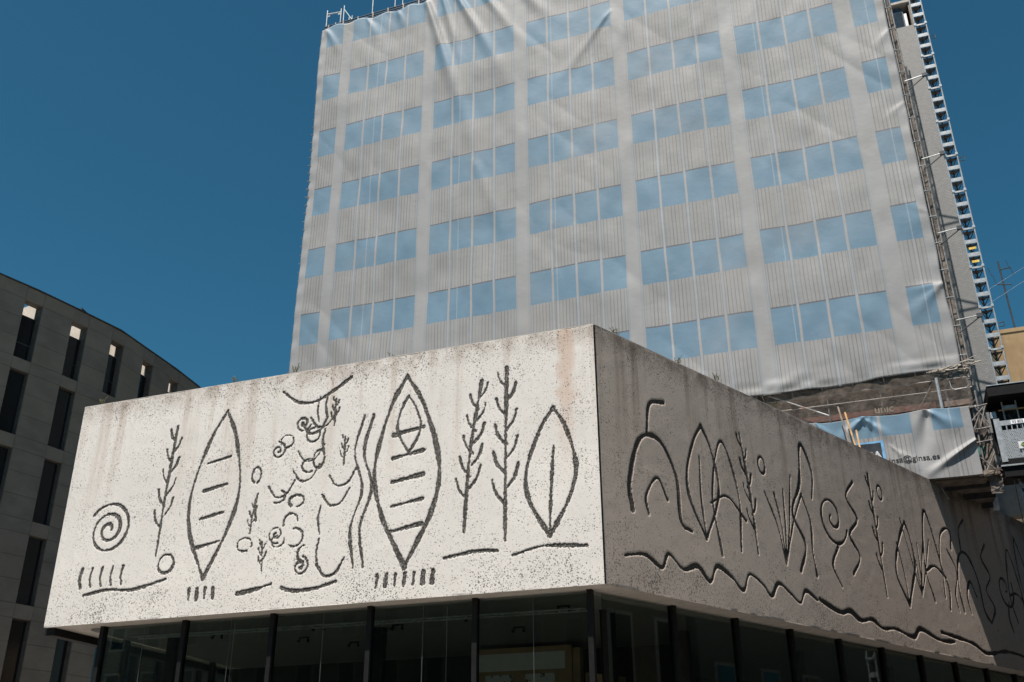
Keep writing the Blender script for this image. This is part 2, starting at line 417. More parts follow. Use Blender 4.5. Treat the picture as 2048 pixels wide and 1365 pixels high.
# ------------------------------------------------------------------ ground
g = single('ground', MB().box(-600, 600, -600, 600, -.3, 0), 'paving', FW, (0, 0, 0), None, None, kind='structure')
single('road', MB().box(.9, 90, -7.4, -.9, .004, .008), 'asphalt', FR, (20, -4, .004), None, None, kind='structure')

# ------------------------------------------------------------------ podium with engraved walls
ZB, ZT, HW = 5.10, 10.27, 5.17
LEN, RLEN = 12.8, 26.0
pod = Thing('podium_building', FL, (-6, 4, 0), 'low concrete podium with line-engraved upper walls over dark glazing', 'building')
podR = Matrix(FL).inverted() @ FR            # side frame seen from the front frame

# generic abstract line work (a stand-in for the engraved decoration)
def cr(pts, n=10):
    P = [np.array(p, float) for p in pts]; P = [2 * P[0] - P[1]] + P + [2 * P[-1] - P[-2]]; out = []
    for i in range(1, len(P) - 2):
        for t in np.linspace(0, 1, n, endpoint=False):
            a, b, c, d = P[i - 1], P[i], P[i + 1], P[i + 2]
            out.append(.5 * ((2 * b) + (c - a) * t + (2 * a - 5 * b + 4 * c - d) * t * t + (3 * b - a - 3 * c + d) * t ** 3))
    out.append(P[-2]); return np.array(out)
def ring(x, z, rx, rz, w, a0=0, a1=6.28, n=26):
    return (np.array([(x + rx * math.cos(a0 + (a1 - a0) * i / n), z + rz * math.sin(a0 + (a1 - a0) * i / n)) for i in range(n + 1)]), w)
def spiral(x, z, r, turns, w, ph=0):
    n = int(26 * turns); return (np.array([(x + r * (.12 + .88 * i / n) * math.cos(ph + 6.28 * turns * i / n), z + r * (.12 + .88 * i / n) * math.sin(ph + 6.28 * turns * i / n)) for i in range(n + 1)]), w)
def sprig(x, z, h, lean, k, w, L):
    S = [(cr([(x, z), (x + lean * .3, z + h * .5), (x + lean, z + h)]), w)]
    for i in range(k):
        t = .2 + .68 * i / max(1, k - 1); px, pz = x + lean * t, z + h * t; s = 1 if i % 2 else -1
        l = L * (1.1 - .45 * t); S.append((cr([(px, pz), (px + s * l * .38, pz + l * .45), (px + s * l * .55, pz + l)]), w * .8))
    return S
def leaf(x, z, h, wd, bend, w, veins=0):
    S = []
    for s in (-1, 1):
        S.append((cr([(x, z), (x + s * wd * .8, z + h * .28), (x + s * wd + bend * .4, z + h * .52), (x + s * wd * .55 + bend * .8, z + h * .82), (x + bend, z + h)]), w))
    for i in range(veins):
        t = .18 + .5 * i / max(1, veins - 1)
        S.append((cr([(x - wd * .45 + bend * t * .5, z + h * t), (x + bend * t * .5, z + h * t + .05), (x + wd * .5 + bend * t * .5, z + h * t + .1)]), w * .85))
    return S
rs = random.Random(5)
F_ = []
F_ += [spiral(1.35, 2.05, .62, 2.4, .075)]
F_ += [(cr([(.95, .62), (1.6, .7), (2.3, .66), (3.1, .82)]), .07)]
for i in range(5): F_.append((cr([(.8 + i * .28, 1.2), (.77 + i * .28, .98), (.82 + i * .28, .8)]), .07))
F_ += sprig(2.75, 1.35, 2.95, .1, 9, .07, .42)
F_ += [ring(3.05, .55 + .6, .2, .2, .06)]
F_ += leaf(4.05, .75, 3.75, .62, .12, .085, 4)
for i in range(4): F_.append((cr([(3.75 + .2 * i, .35), (3.74 + .2 * i, .55)]), .08))
F_ += [(cr([(4.95, .38), (5.4, .44), (5.75, .52)]), .08)]
# middle band: loose curls, commas and ticks
for i in range(34):
    x = 5.0 + rs.random() * 2.25; z = .75 + (i / 34) * 3.6 + rs.uniform(-.15, .15); t = rs.random(); w = rs.uniform(.03, .055)
    if t < .3: a = rs.uniform(0, 6); F_.append(ring(x, z, rs.uniform(.1, .19), rs.uniform(.12, .2), w, a, a + rs.uniform(3.2, 5.6)))
    elif t < .55: F_.append((cr([(x - .3, z + .12), (x - .1, z - .12), (x + .15, z - .08), (x + .33, z + .2)]), w))
    elif t < .75: F_.append((cr([(x, z + .28), (x - .04, z), (x + .02, z - .3)]), w * 1.25))
    elif t < .88: F_.append(spiral(x, z, .2, 1.5, w, rs.uniform(0, 6)))
    else: F_ += sprig(x, z - .2, .6, rs.uniform(-.1, .1), 5, w, .18)
F_ += [(cr([(5.6, 4.75), (6.0, 4.45), (6.45, 4.4), (6.9, 4.6), (7.3, 4.85)]), .06)]
F_ += [(cr([(6.0, .42), (6.3, .34), (6.8, .36), (7.25, .46)]), .075)]
for dx in (0, .22): F_.append((cr([(7.62 + dx, .7), (7.5 + dx, 1.5), (7.72 + dx, 2.3), (7.5 + dx, 3.1), (7.68 + dx, 3.9)]), .06))
F_ += leaf(8.75, .62, 4.05, .72, -.1, .1, 5)
F_ += leaf(8.75, 2.95, 1.25, .26, -.05, .06)
for i in range(7): F_.append((cr([(8.15 + .2 * i, .28), (8.17 + .2 * i, .5)]), .075))
F_ += sprig(10.0, 1.2, 3.1, .35, 10, .07, .45)
F_ += sprig(10.85, .95, 3.55, .05, 9, .075, .5)
F_ += leaf(11.75, .95, 2.55, .5, .12, .085)
F_.append((cr([(11.75, .95), (11.78, 1.7), (11.86, 2.7)]), .06))
F_ += [(cr([(9.6, .72), (10.2, .8), (10.7, .78)]), .07), (cr([(11.0, .66), (11.6, .78), (12.45, .72)]), .06)]
S_ = []
S_ += [(cr([(.6, .62), (1.2, .72), (1.7, .55), (1.95, .85), (2.4, .62), (2.9, .75), (3.3, .5), (3.6, .85), (4.1, .7), (4.5, .48), (4.8, .85), (5.3, .7), (5.6, .5), (5.95, .82), (6.4, .66), (6.8, .5), (7.1, .8), (7.6, .65)]), .085)]
S_ += [(cr([(7.7, .68), (8.6, .5), (9.1, .58), (9.6, .42), (10.2, .5), (10.7, .34), (11.4, .4), (12.4, .3), (12.9, .55), (14, .38), (15.0, .42)]), .11)]
S_ += [(cr([(14.2, .6), (16.2, .5), (17.2, .3), (19, .5), (22, .35)]), .09)]
x = .9; order = [4, 0, 6, 2, 5, 1, 3, 7, 2, 0, 5, 6, 1, 4, 7, 3, 6, 0, 2, 5, 1, 4]
for i, t in enumerate(order):
    if x > 22: break
    w = rs.uniform(.06, .1); J = lambda a=.18: rs.uniform(-a, a); b0 = 1.05 + rs.uniform(0, .5)
    if t == 0:
        h = rs.uniform(2.3, 3.3); S_ += leaf(x + .6, b0, h, rs.uniform(.4, .65), rs.uniform(-.6, .6), w); S_.append((cr([(x + .6, b0), (x + .7 + J(), b0 + h * .35), (x + .6 + J(), b0 + h * .7)]), w * .7))
    elif t == 1:
        S_.append((cr([(x + J(), b0), (x + .2 + J(), 1.9), (x - .2 + J(), 2.6), (x + .15 + J(), 3.4), (x + .6, 4.1 + J(.4)), (x + 1.0, 3.8 + J()), (x + .85, 3.2 + J())]), w * 1.15)); S_.append((cr([(x + .6, b0), (x + .4 + J(), 1.8), (x + .8 + J(), 2.5), (x + .5 + J(), 3.1)]), w))
    elif t == 2:
        S_ += sprig(x + .4, b0, rs.uniform(1.9, 3.3), rs.uniform(-.5, .5), rs.choice((5, 7, 8)), w, rs.uniform(.4, .7)); S_.append(ring(x + .95, 3.6 + J(.5), .14, .2, w * .8))
    elif t == 3:
        S_.append(spiral(x + .6, rs.uniform(2.2, 3.2), rs.uniform(.45, .75), rs.uniform(1.2, 2.1), w, rs.uniform(0, 6))); S_.append((cr([(x + .6, b0), (x + .4 + J(), 1.6), (x + .75 + J(), 2.1)]), w))
    elif t == 4:      # wide open sweep with a tail
        S_.append((cr([(x, b0 + .1), (x - .05, 2.1), (x + .35, 3.0 + J()), (x + 1.0, 3.1 + J()), (x + 1.5, 2.5), (x + 1.55, 1.6), (x + 1.9, b0)]), w * 1.25))
        S_.append((cr([(x + .5, b0 + .1), (x + .45, 1.9), (x + .85, 2.35), (x + 1.15, 1.95)]), w)); S_.append((cr([(x + .6, 3.2), (x + .75, 3.9), (x + 1.25, 4.25 + J())]), w)); x += .8
    elif t == 5:      # fan of curved rays
        for q in range(rs.choice((3, 4, 5))): S_.append((cr([(x + .5, b0 + .2), (x + .3 + q * .18, 2.2 + J()), (x - .1 + q * .42, 3.2 + J(.35))]), w * .7))
    elif t == 6:      # tall narrow arch with a bar
        S_.append((cr([(x + .1, b0), (x + J(), 2.4), (x + .45, 3.9 + J(.3)), (x + .95, 2.6), (x + .85, b0 + .2)]), w)); S_.append((cr([(x - .15, 2.3 + J()), (x + .5, 2.45), (x + 1.15, 2.2 + J())]), w * .9))
    else:             # zigzag climbing
        S_.append((cr([(x, b0), (x + .5, b0 + .5), (x + .1, b0 + 1.0), (x + .65, b0 + 1.5), (x + .2, b0 + 2.0), (x + .7, b0 + 2.5)], 4), w))
    x += rs.uniform(.95, 1.3)

def engraved(name, L, H, step, strokes, depth, rough, seed, label, mat, parent, F):
    nx, nz = int(L / step) + 1, int(H / step) + 1
    xs = np.linspace(0, L, nx); zs = np.linspace(0, H, nz)
    D = np.full((nx, nz), 9., np.float32); rr = np.random.RandomState(seed)
    for pts, w in strokes:
        d = np.r_[0, np.cumsum(np.hypot(*np.diff(pts, axis=0).T))]; n = max(2, int(d[-1] / .016))
        t = np.linspace(0, d[-1], n); px = np.interp(t, d, pts[:, 0]); pz = np.interp(t, d, pts[:, 1])
        wob = np.interp(t, np.arange(0, d[-1] + .6, .3), rr.uniform(.42, 1.3, len(np.arange(0, d[-1] + .6, .3))))
        for X, Zz, ww in zip(px, pz, wob * w * .5):
            i0, i1 = max(0, int((X - .12) / step)), min(nx, int((X + .12) / step) + 2); j0, j1 = max(0, int((Zz - .12) / step)), min(nz, int((Zz + .12) / step) + 2)
            if i1 <= i0 or j1 <= j0: continue
            q = np.hypot(xs[i0:i1, None] - X, zs[None, j0:j1] - Zz) - ww
            D[i0:i1, j0:j1] = np.minimum(D[i0:i1, j0:j1], q)
    gx, gz = np.meshgrid(xs, zs, indexing='ij')
    D = D + rough * (vnoise(gx, gz, .03, .03, seed) + .6 * (rr.rand(nx, nz) - .5))
    m_ = np.clip((.012 - D) / .018, 0, 1); m_ = m_ * m_ * (3 - 2 * m_)
    y = m_ * depth + .006 * vnoise(gx, gz, .9, .9, seed + 1) + .003 * vnoise(gx, gz, .2, .2, seed + 2)
    y[0, :] = y[-1, :] = 0; y[:, 0] = y[:, -1] = 0
    edge = np.minimum(np.minimum(gz, H - gz), 1)
    chip = np.clip((.03 - edge) / .03, 0, 1) * np.clip(vnoise(gx, gz, .37, .37, seed + 3) * 2.6 - .35, 0, 1) * .014
    y = y + chip
    me = grid_mesh(name, np.stack([gx, y, gz], -1), m_)
    me.materials.append(M[mat])
    o = bpy.data.objects.new(name, me); COL.objects.link(o); o.parent = parent.o; o['label'] = label
    o.matrix_parent_inverse = Matrix.Identity(4)
    o.matrix_local = (parent.F @ Matrix.Translation(parent.base)).inverted() @ F
    return o
engraved('engraved_wall', LEN - .045, HW, .015, F_, .015, .022, 3, 'sunlit pale concrete wall with dark chalky engraved lines', 'frieze_front', pod, FL @ Matrix.Translation((-LEN, 0, ZB)))
engraved('engraved_wall', RLEN, HW, .02, S_, .022, .012, 11, 'brown weathered side wall with thin engraved flowing lines', 'frieze_side', pod, FR @ Matrix.Translation((.02, 0.035, ZB)))
# wall bodies behind the engraved faces, butted 3 cm behind them
part('wall', MB().prism([(-LEN + .002, .045), (-.06, .045), (-.06, .32), (-LEN + .002, .32)], ZB + .004, ZT - .004), 'concrete', pod)
part('wall_end', MB().box(-LEN + .001, -LEN + .003, .001, .3, ZB + .003, ZT - .003), 'concrete', pod)
def fr(x, y): p = podR @ Vector((x, y, 0)); return (p.x, p.y)
part('wall', MB().prism([fr(.06, .08), fr(RLEN, .08), fr(RLEN, .35), fr(.3, .35)], ZB + .004, ZT - .004), 'concrete', pod)
part('corner_joint', MB().prism([(-.058, .03), (-.03, .012), fr(.018, .03), fr(.05, .07), (-.05, .3)], ZB + .01, ZT - .012), 'black_steel', pod)
# coping: butted top faces
part('coping', MB().box(-LEN, -.06, .001, .32, ZT - .003, ZT + .012), 'concrete', pod)
part('coping', MB().prism([fr(.03, .036), fr(RLEN, .036), fr(RLEN, .35), fr(.3, .35)], ZT - .003, ZT + .012), 'concrete', pod)
# left return wall (runs back at a slight angle)
RET = Matrix(FL).inverted() @ frame((-10.33, 22.32, 0), Vector((1.67, 7.26, 0)))
def rt(x, y): p = RET @ Vector((x, y, 0)); return (p.x, p.y)
part('return_wall', MB().prism([rt(.32, 0), rt(.34, -.3), rt(15, -.3), rt(15, 0)], ZB + .006, ZT), 'concrete', pod)
part('edge_beam', MB().prism([rt(.1, .02), rt(.1, -.22), rt(15, -.22), rt(15, .02)], ZB - .16, ZB - .004), 'black_steel', pod)
# soffit slab and roof
poly = [(-LEN + .01, .02), (-.03, .02), fr(.05, .06), fr(RLEN, .06), fr(RLEN, 12), (-12, 15), rt(14, -.31)]
part('soffit', MB().prism(poly, ZB + .002, ZB + .2), 'soffit', pod)
poly2 = [(-LEN + .3, .325), (-.3, .325), fr(.4, .36), fr(RLEN, .36), fr(RLEN, 12), (-12, 15), rt(14, -.31)]
part('roof_deck', MB().prism(poly2, 9.6, 9.75), 'concrete', pod)
GO = .42; GR = .55
ip = [(-11.95, GO + .1), (-.42, GO + .1), fr(.6, GR + .1), fr(RLEN - .5, GR + .1), fr(RLEN - .5, 9), (-11, 8.2), rt(7.5, -.75)]
part('ceiling', MB().prism(ip, ZB - .05, ZB), 'ceiling', pod)
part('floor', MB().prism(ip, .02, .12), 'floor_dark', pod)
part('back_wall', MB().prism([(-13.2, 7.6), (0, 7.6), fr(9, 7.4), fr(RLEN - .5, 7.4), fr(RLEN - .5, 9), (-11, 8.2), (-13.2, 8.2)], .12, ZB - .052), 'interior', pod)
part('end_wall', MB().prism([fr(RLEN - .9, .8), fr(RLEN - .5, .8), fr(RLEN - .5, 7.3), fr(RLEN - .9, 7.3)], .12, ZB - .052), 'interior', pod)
# plinth under the glass, mullions and panes
fm = [-11.5, -9.35, -7.18, -4.95, -2.71, -.44]
for x in fm: part('mullion', MB().box(x - .05, x + .05, GO - .07, GO + .07, .12, ZB - .001), 'black_steel', pod)
for a, b in zip(fm[:-1], fm[1:]): part('pane', MB().box(a + .05, b - .05, GO - .006, GO + .006, .12, ZB - .051), 'glass', pod)
for x in (-10.4, -8.2, -6.0, -3.8, -1.55): part('pane_joint', MB().box(x - .006, x + .006, GO - .012, GO - .0065, .12, ZB - .06), 'frame_grey', pod)
sm_ = [.42 + 2.22 * i for i in range(12)]
for x in sm_[1:]:
    part('mullion', MB().prism([fr(x - .05, GR - .07), fr(x + .05, GR - .07), fr(x + .05, GR + .07), fr(x - .05, GR + .07)], .12, ZB - .001), 'black_steel', pod)
for a, b in zip(sm_[:-1], sm_[1:]):
    part('pane', MB().prism([fr(a + .06, GR - .006), fr(b - .05, GR - .006), fr(b - .05, GR + .006), fr(a + .06, GR + .006)], .12, ZB - .051), 'glass', pod)
rm = [2.0, 4.05, 6.1]
for x in rm:
    part('mullion', MB().prism([rt(x - .05, -.85), rt(x + .05, -.85), rt(x + .05, -.71), rt(x - .05, -.71)], .12, ZB - .001), 'black_steel', pod)
rr_ = [.85] + rm + [8.0]
for a, b in zip(rr_[:-1], rr_[1:]):
    part('pane', MB().prism([rt(a + .05, -.786), rt(b - .05, -.786), rt(b - .05, -.774), rt(a + .05, -.774)], .12, ZB - .051), 'glass', pod)
for i, (x, y) in enumerate(((-10.86, 2.05), (-5.9, 2.6), (-.65, 2.35))):
    part('column', MB().box(x - .13, x + .13, y - .13, y + .13, .12, ZB - .052), 'black_steel', pod)
for i in range(4):
    part('column', MB().prism([fr(5.2 + 5 * i + dx, 2.2 + dy) for dx, dy in ((-.13, -.13), (.13, -.13), (.13, .13), (-.13, .13))], .12, ZB - .052), 'black_steel', pod)

# cable tray under the ceiling
tr = Thing('cable_tray', FL, (-6, 1.2, 4.9), 'pale metal cable tray running along the ceiling behind the front glazing', 'cable tray')
A, B_ = (-11.2, .92), (-.8, 1.3)
def trp(t, o): return (A[0] + (B_[0] - A[0]) * t, A[1] + (B_[1] - A[1]) * t + o)
for o_ in (0, .28): part('rail', MB().tube((*trp(0, o_), 4.93), (*trp(1, o_), 4.93), .018, 6), 'galv', tr)
for i in range(27):
    t = (i + .5) / 27; part('rung', MB().tube((*trp(t, 0), 4.93), (*trp(t, .28), 4.93), .012, 5), 'galv', tr)
# ceiling spotlights in pairs
for i, (x, y) in enumerate(((-9.6, 1.9), (-8.1, 3.1), (-6.9, 1.75), (-5.3, 2.3), (-3.4, 1.9), (-1.3, 1.5), (-7.4, 4.2), (-3.0, 3.6))):
    names = ['nearest the pavement end', 'behind the second pane', 'above the hanging cord', 'behind the third mullion', 'in front of the notice board', 'beside the corner column', 'deep in the dark room at the left', 'deep behind the fourth pane']
    sp_ = Thing('ceiling_spotlight', FL, (x, y, ZB - .05), 'dark twin ceiling spotlight ' + names[i], 'spotlight', 'spotlights under the podium ceiling')
    part('track', MB().box(x - .13, x + .13, y - .015, y + .015, ZB - .08, ZB - .051), 'black_steel', sp_)
    for s in (-1, 1): part('lamp_head', MB().tube((x + s * .1, y, ZB - .08), (x + s * .13, y - .04, ZB - .16), .02, 8, .034), 'black_steel', sp_)
for i, x in enumerate((-8.35, -3.45)):
    single('hanging_cord', MB().tube((x, .75, 3.2), (x, .75, ZB - .05), .006, 5).tube((x, .75, 2.9), (x, .75, 3.22), .03, 6, .012), 'paper', FL, (x, .75, ZB - .05), ['thin pale hanging cord behind the second front pane', 'thin pale hanging cord left of the notice board'][i], 'cord')

# notice board inside
nb = Thing('notice_board', FL, (-3.8, 6.0, .12), 'wooden exhibition board with white header and two pinned sheets behind the glass', 'notice board')
part('board', MB().box(-5.1, -2.55, 6.0, 6.06, 1.2, 4.95), 'wood_board', nb)
part('board_edge', MB().box(-2.54, -2.36, 6.03, 6.3, 1.2, 4.88), 'wood_board', nb)
hd = part('header', MB().box(-4.97, -2.72, 5.985, 5.996, 4.42, 4.82), 'paper', nb)
k = N('printed_sheet'); v = k.coord()
M['print'] = k.done(k.mix(k.math('GREATER_THAN', k.noise(v, 5, 3, .7), .56), (.5, .53, .54), (.1, .09, .08)), .7)
part('sheet', MB().box(-4.75, -4.05, 5.985, 5.996, 2.9, 4.33), 'print', nb)
part('sheet', MB().box(-3.72, -2.98, 5.985, 5.996, 2.9, 4.33), 'print', nb)
for i in range(2):
    x0 = (-10.0, -8.0)[i]
    b2 = Thing('display_panel', FL, (x0, 6.2, .12), ['dim pale display panel left of the notice board in the dark room', 'second dim display panel close to the notice board'][i], 'panel', 'display panels inside the podium')
    part('panel', MB().box(x0, x0 + 1.5, 6.5, 6.55, 1.0, 4.1), 'wood_board', b2); part('sheet', MB().box(x0 + .1, x0 + 1.4, 6.485, 6.496, 3.6, 3.95), 'paper', b2)
for i in range(3):
    x0 = 4.2 + 2.6 * i
    b2 = Thing('display_panel', FR, (x0, 4.2, .12), 'dim wooden display panel behind the side glazing, ' + ['nearest the corner', 'second from the corner', 'third from the corner'][i], 'panel', 'display panels behind the side glazing')
    part('panel', MB().box(x0, x0 + 1.4, 4.2, 4.25, .9, 4.25 - .05 * i), 'wood_board', b2); part('sheet', MB().box(x0 + .1, x0 + 1.2, 4.185, 4.196, 2.6, 3.8), 'paper', b2)

# ------------------------------------------------------------------ curved stone building on the left
K = 1.08
cc = [(-21.0, 31.15), (-19.9, 32.8), (-18.77, 34.6), (-17.73, 36.52), (-16.85, 38.35), (-16.27, 40.48), (-15.76, 42.55), (-15.35, 44.65), (-15.05, 46.75), (-14.85, 48.85), (-14.75, 50.95), (-14.7, 53.05), (-14.75, 55.15), (-14.85, 57.25)]
cc = [Vector((a * K, b * K, 0)) for a, b in cc]
zk = lambda z: 1.6 + (z - 1.6) * K
lb = Thing('curved_stone_building', FW, (cc[4].x - 3, cc[4].y, 0), 'shaded curved stone office building with tall narrow dark windows', 'building')
unit = MB().box(0, 1, 0, 1, 0, 1).mesh('slab')
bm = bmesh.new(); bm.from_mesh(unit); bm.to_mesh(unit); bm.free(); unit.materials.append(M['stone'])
ed = []
WW = .78 * K
for i in range(1, len(cc) - 1):
    d = (cc[i + 1] - cc[i - 1]).normalized(); ed.append((cc[i] - d * WW / 2, cc[i] + d * WW / 2, d))
def inward(d): return Vector((-d.y, d.x, 0))
def lpart(name, me, loc, rz, sc, sub=None, label=None):
    o = bpy.data.objects.new(name, me); COL.objects.link(o); o.parent = sub or lb.o
    o.location = Vector(loc) - lb.base; o.rotation_euler = (0, 0, rz); o.scale = sc
    return o
rows = [(17.05, 19.45)] + [(16.58 - 2.985 * r - 2.48, 16.58 - 2.985 * r) for r in range(5)]
levels = [zk(20.0)]
for b, t in rows:
    levels += [zk(t), zk(t - (t - b) / 3), zk(t - 2 * (t - b) / 3), zk(b)]
levels.append(0.)
gp = .012
for j in range(len(ed) - 1):          # piers between the windows
    a, b = ed[j][1], ed[j + 1][0]; d = (b - a); L = d.length; rz = math.atan2(d.y, d.x); n = inward(d.normalized())
    for q in range(len(levels) - 1):
        zt, zb_ = levels[q], levels[q + 1]
        pr = random.uniform(-.006, .006)
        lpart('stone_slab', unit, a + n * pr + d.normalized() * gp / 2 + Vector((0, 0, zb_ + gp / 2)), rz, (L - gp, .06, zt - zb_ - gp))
    mb = MB(); p = [a + n * .05, b + n * .05, b + n * .46, a + n * .46]
    mb.prism([(v_.x, v_.y) for v_ in p], 0, zk(20) - .02); part('pier_core', mb, 'mortar', lb)
    part('roof_coping', MB().prism([(v_.x, v_.y) for v_ in (a - d.normalized() * WW * .5 - n * .05, b + d.normalized() * WW * .5 - n * .05, b + d.normalized() * WW * .5 + n * .5, a - d.normalized() * WW * .5 + n * .5)], zk(20) + .001 + .001 * (j % 2), zk(20) + .05 + .001 * (j % 2)), 'coping', lb)
for j, (a, b, d) in enumerate(ed):
    n = inward(d); rz = math.atan2(d.y, d.x); L = WW
    bands = [(zk(rows[0][1]), zk(20))] + [(zk(rows[r + 1][1]), zk(rows[r][0])) for r in range(5)] + [(0, zk(rows[5][0]))]
    for zb_, zt in bands:
        lpart('stone_slab', unit, a + n * random.uniform(-.004, .008) + Vector((0, 0, zb_ + gp / 2)) + d * gp / 2, rz, (L - gp, .06, zt - zb_ - gp))
        mb = MB(); p = [a + n * .065, b + n * .065, b + n * .455, a + n * .455]; mb.prism([(v_.x, v_.y) for v_ in p], zb_ + .004, zt - .02); part('lintel_core', mb, 'mortar', lb)
    for r, (zb_, zt) in enumerate(rows):
        z0, z1 = zk(zb_), zk(zt); dep = .22 if r else .3
        ztop = z1 if r else z0 + (z1 - z0) * .78
        p = [a + n * dep, b + n * dep, b + n * (dep + .05), a + n * (dep + .05)]
        wn = part('window', MB().prism([(v_.x, v_.y) for v_ in p], z0 + .001, ztop - .001), 'frame_grey', lb)
        e = .045
        p = [a + d * e + n * (dep - .012), b - d * e + n * (dep - .012), b - d * e + n * (dep + .02), a + d * e + n * (dep + .02)]
        if r == 0:
            zm = z0 + (ztop - z0) * .38
            for za, zc in ((z0 + e, zm - .02), (zm + .02, ztop - e)): part('pane', MB().prism([(v_.x, v_.y) for v_ in p], za, zc), 'dark_glass', lb, sub=wn)
        else: part('pane', MB().prism([(v_.x, v_.y) for v_ in p], z0 + e, z1 - e), 'dark_glass', lb, sub=wn)
        if r == 0:   # pale fin behind each loggia opening, open to the sky
            p = [b + n * .47, b + d * .25 + n * .47, b + d * .25 + n * 2.0, b + n * 2.0]
            part('loggia_fin', MB().prism([(v_.x, v_.y) for v_ in p], zk(16.9), zk(19.75)), 'stone_light', lb)
# body behind (floors closed, loggia floor, rear wall)
p = [ed[0][0] + inward(ed[0][2]) * .47] + [c_ + inward(d_) * .47 for (a_, c_, d_) in ed]
q_ = [c_ + inward(d_) * 9 for (a_, c_, d_) in ed][::-1] + [ed[0][0] + inward(ed[0][2]) * 9]
part('body', MB().prism([(v_.x, v_.y) for v_ in p + q_], 0, zk(16.88)), 'tower_wall', lb)
p = [c_ + inward(d_) * 2.05 for (a_, c_, d_) in ed]
part('upper_body', MB().prism([(v_.x, v_.y) for v_ in p + q_[:-1]], zk(16.88), zk(18.6)), 'stone_light', lb)
e0 = cc[5] * 1.0; rw = Thing('roof_hatch', FW, (-17.6 * K - 1.0, 38.0 * K, zk(18.6)), 'thin sloping grey metal roof edge rising behind the curved parapet', 'roof structure')
mb = MB(); n = inward(ed[3][2]); d = ed[3][2]; a = ed[3][0] + n * 1.2 - d * .9
mb.v = [tuple(a + Vector((0, 0, zk(18.6)))), tuple(a + d * 3.0 + Vector((0, 0, zk(18.6)))), tuple(a + d * 3.0 + Vector((0, 0, zk(20.1)))), tuple(a + Vector((0, 0, zk(20.75))))]
mb.v += [tuple(Vector(p_) + n * 1.2) for p_ in mb.v]
mb.f = [(0, 1, 2, 3), (7, 6, 5, 4), (0, 4, 5, 1), (1, 5, 6, 2), (2, 6, 7, 3), (3, 7, 4, 0)]
part('housing', mb, 'frame_grey', rw)

# ------------------------------------------------------------------ office tower behind the sheets
tw = Thing('office_tower', FL, (-4, 20, 10.45), 'tall grey office tower hidden behind printed scaffold sheets', 'building')
part('wall', MB().box(-16.2, 7.6, 15.3, 27, 10.45, 35.0), 'tower_wall', tw)
part('roof', MB().box(-16.3, 7.7, 15.2, 27.1, 35.001, 35.25), 'concrete', tw)
for i in range(6):
    part('window', MB().box(-1.2 + 1.45 * i, -1.2 + 1.45 * i + 1.1, 15.27, 15.298, 11.6, 13.0), 'dark_glass', tw)
for x in (-1.75, 2.1, 4.35, 6.9):
    part('pilaster', MB().box(x, x + .4, 15.15, 15.299, 10.45, 14.5), 'concrete', tw)
# tiled stair core beside the scaffold
OC = 16.2
core = Thing('stair_core', FL, (8.7, 16.8, 0), 'grey tiled stair core with an open top storey between sheet and hoist mast', 'building')
ZC = 29.03
part('tiled_wall', MB().box(7.75, 9.1, OC, OC + 2.6, 12.2, ZC), 'tile', core)
part('roof_slab', MB().box(7.7, 9.14, OC - .04, OC + 2.6, ZC + 1.16, ZC + 1.27), 'concrete', core)
part('side_wall', MB().box(9.0, 9.1, OC + .02, OC + 2.6, ZC + .001, ZC + 1.158), 'old_plank', core)
part('rear_wall', MB().box(7.75, 8.998, OC + .6, OC + 2.6, ZC + .001, ZC + 1.158), 'interior', core)
wn = part('window', MB().box(7.9, 8.78, OC + .1, OC + .14, ZC + .005, ZC + 1.03), 'frame_grey', core)
part('pane', MB().box(7.94, 8.74, OC + .085, OC + .11, ZC + .03, ZC + .98), plain('blue_grey_glass', (.03, .045, .06), .15), core, sub=wn)
part('white_jamb', MB().box(8.785, 8.885, OC + .06, OC + .16, ZC + .002, ZC + .68), 'white_letter', core)
lw = single('rear_wall', MB().box(6.5, 16, 19.6, 20.2, 10.29, 13.5), 'stone_light', FL, (11, 20, 10.29), 'plain pale rear wall below the hoist cage', 'wall')

# ------------------------------------------------------------------ printed sheets
def sheet(name, x0, x1, z0, z1, nx, nz, y, fn, mat, F, label):
    xs = np.linspace(x0, x1, nx); zs = np.linspace(z0, z1, nz); gx, gz = np.meshgrid(xs, zs, indexing='ij')
    X, Y, Z = fn(gx, gz)
    me = grid_mesh(name, np.stack([X, y + Y, Z], -1)); me.materials.append(M[mat])
    o = bpy.data.objects.new(name, me); COL.objects.link(o); o.matrix_world = F
    so_ = o.modifiers.new('thickness', 'SOLIDIFY'); so_.thickness = .006; so_.offset = 0
    tag(o, label, 'banner')
    return o
def fold(gx, gz, a, b, w0, w1, amp):
    a = np.array(a, float); b = np.array(b, float); d = b - a; L = np.hypot(*d); d /= L
    t = (gx - a[0]) * d[0] + (gz - a[1]) * d[1]; s = -(gx - a[0]) * d[1] + (gz - a[1]) * d[0]
    tt = np.clip(t / L, 0, 1); w = w0 + (w1 - w0) * tt
    return -amp * np.exp(-(s / w) ** 2) * np.clip(1.2 * (1 - tt), 0, 1) * ((t > -.3) & (t < L * 1.05)) * np.clip((t + .3) / .5, 0, 1)
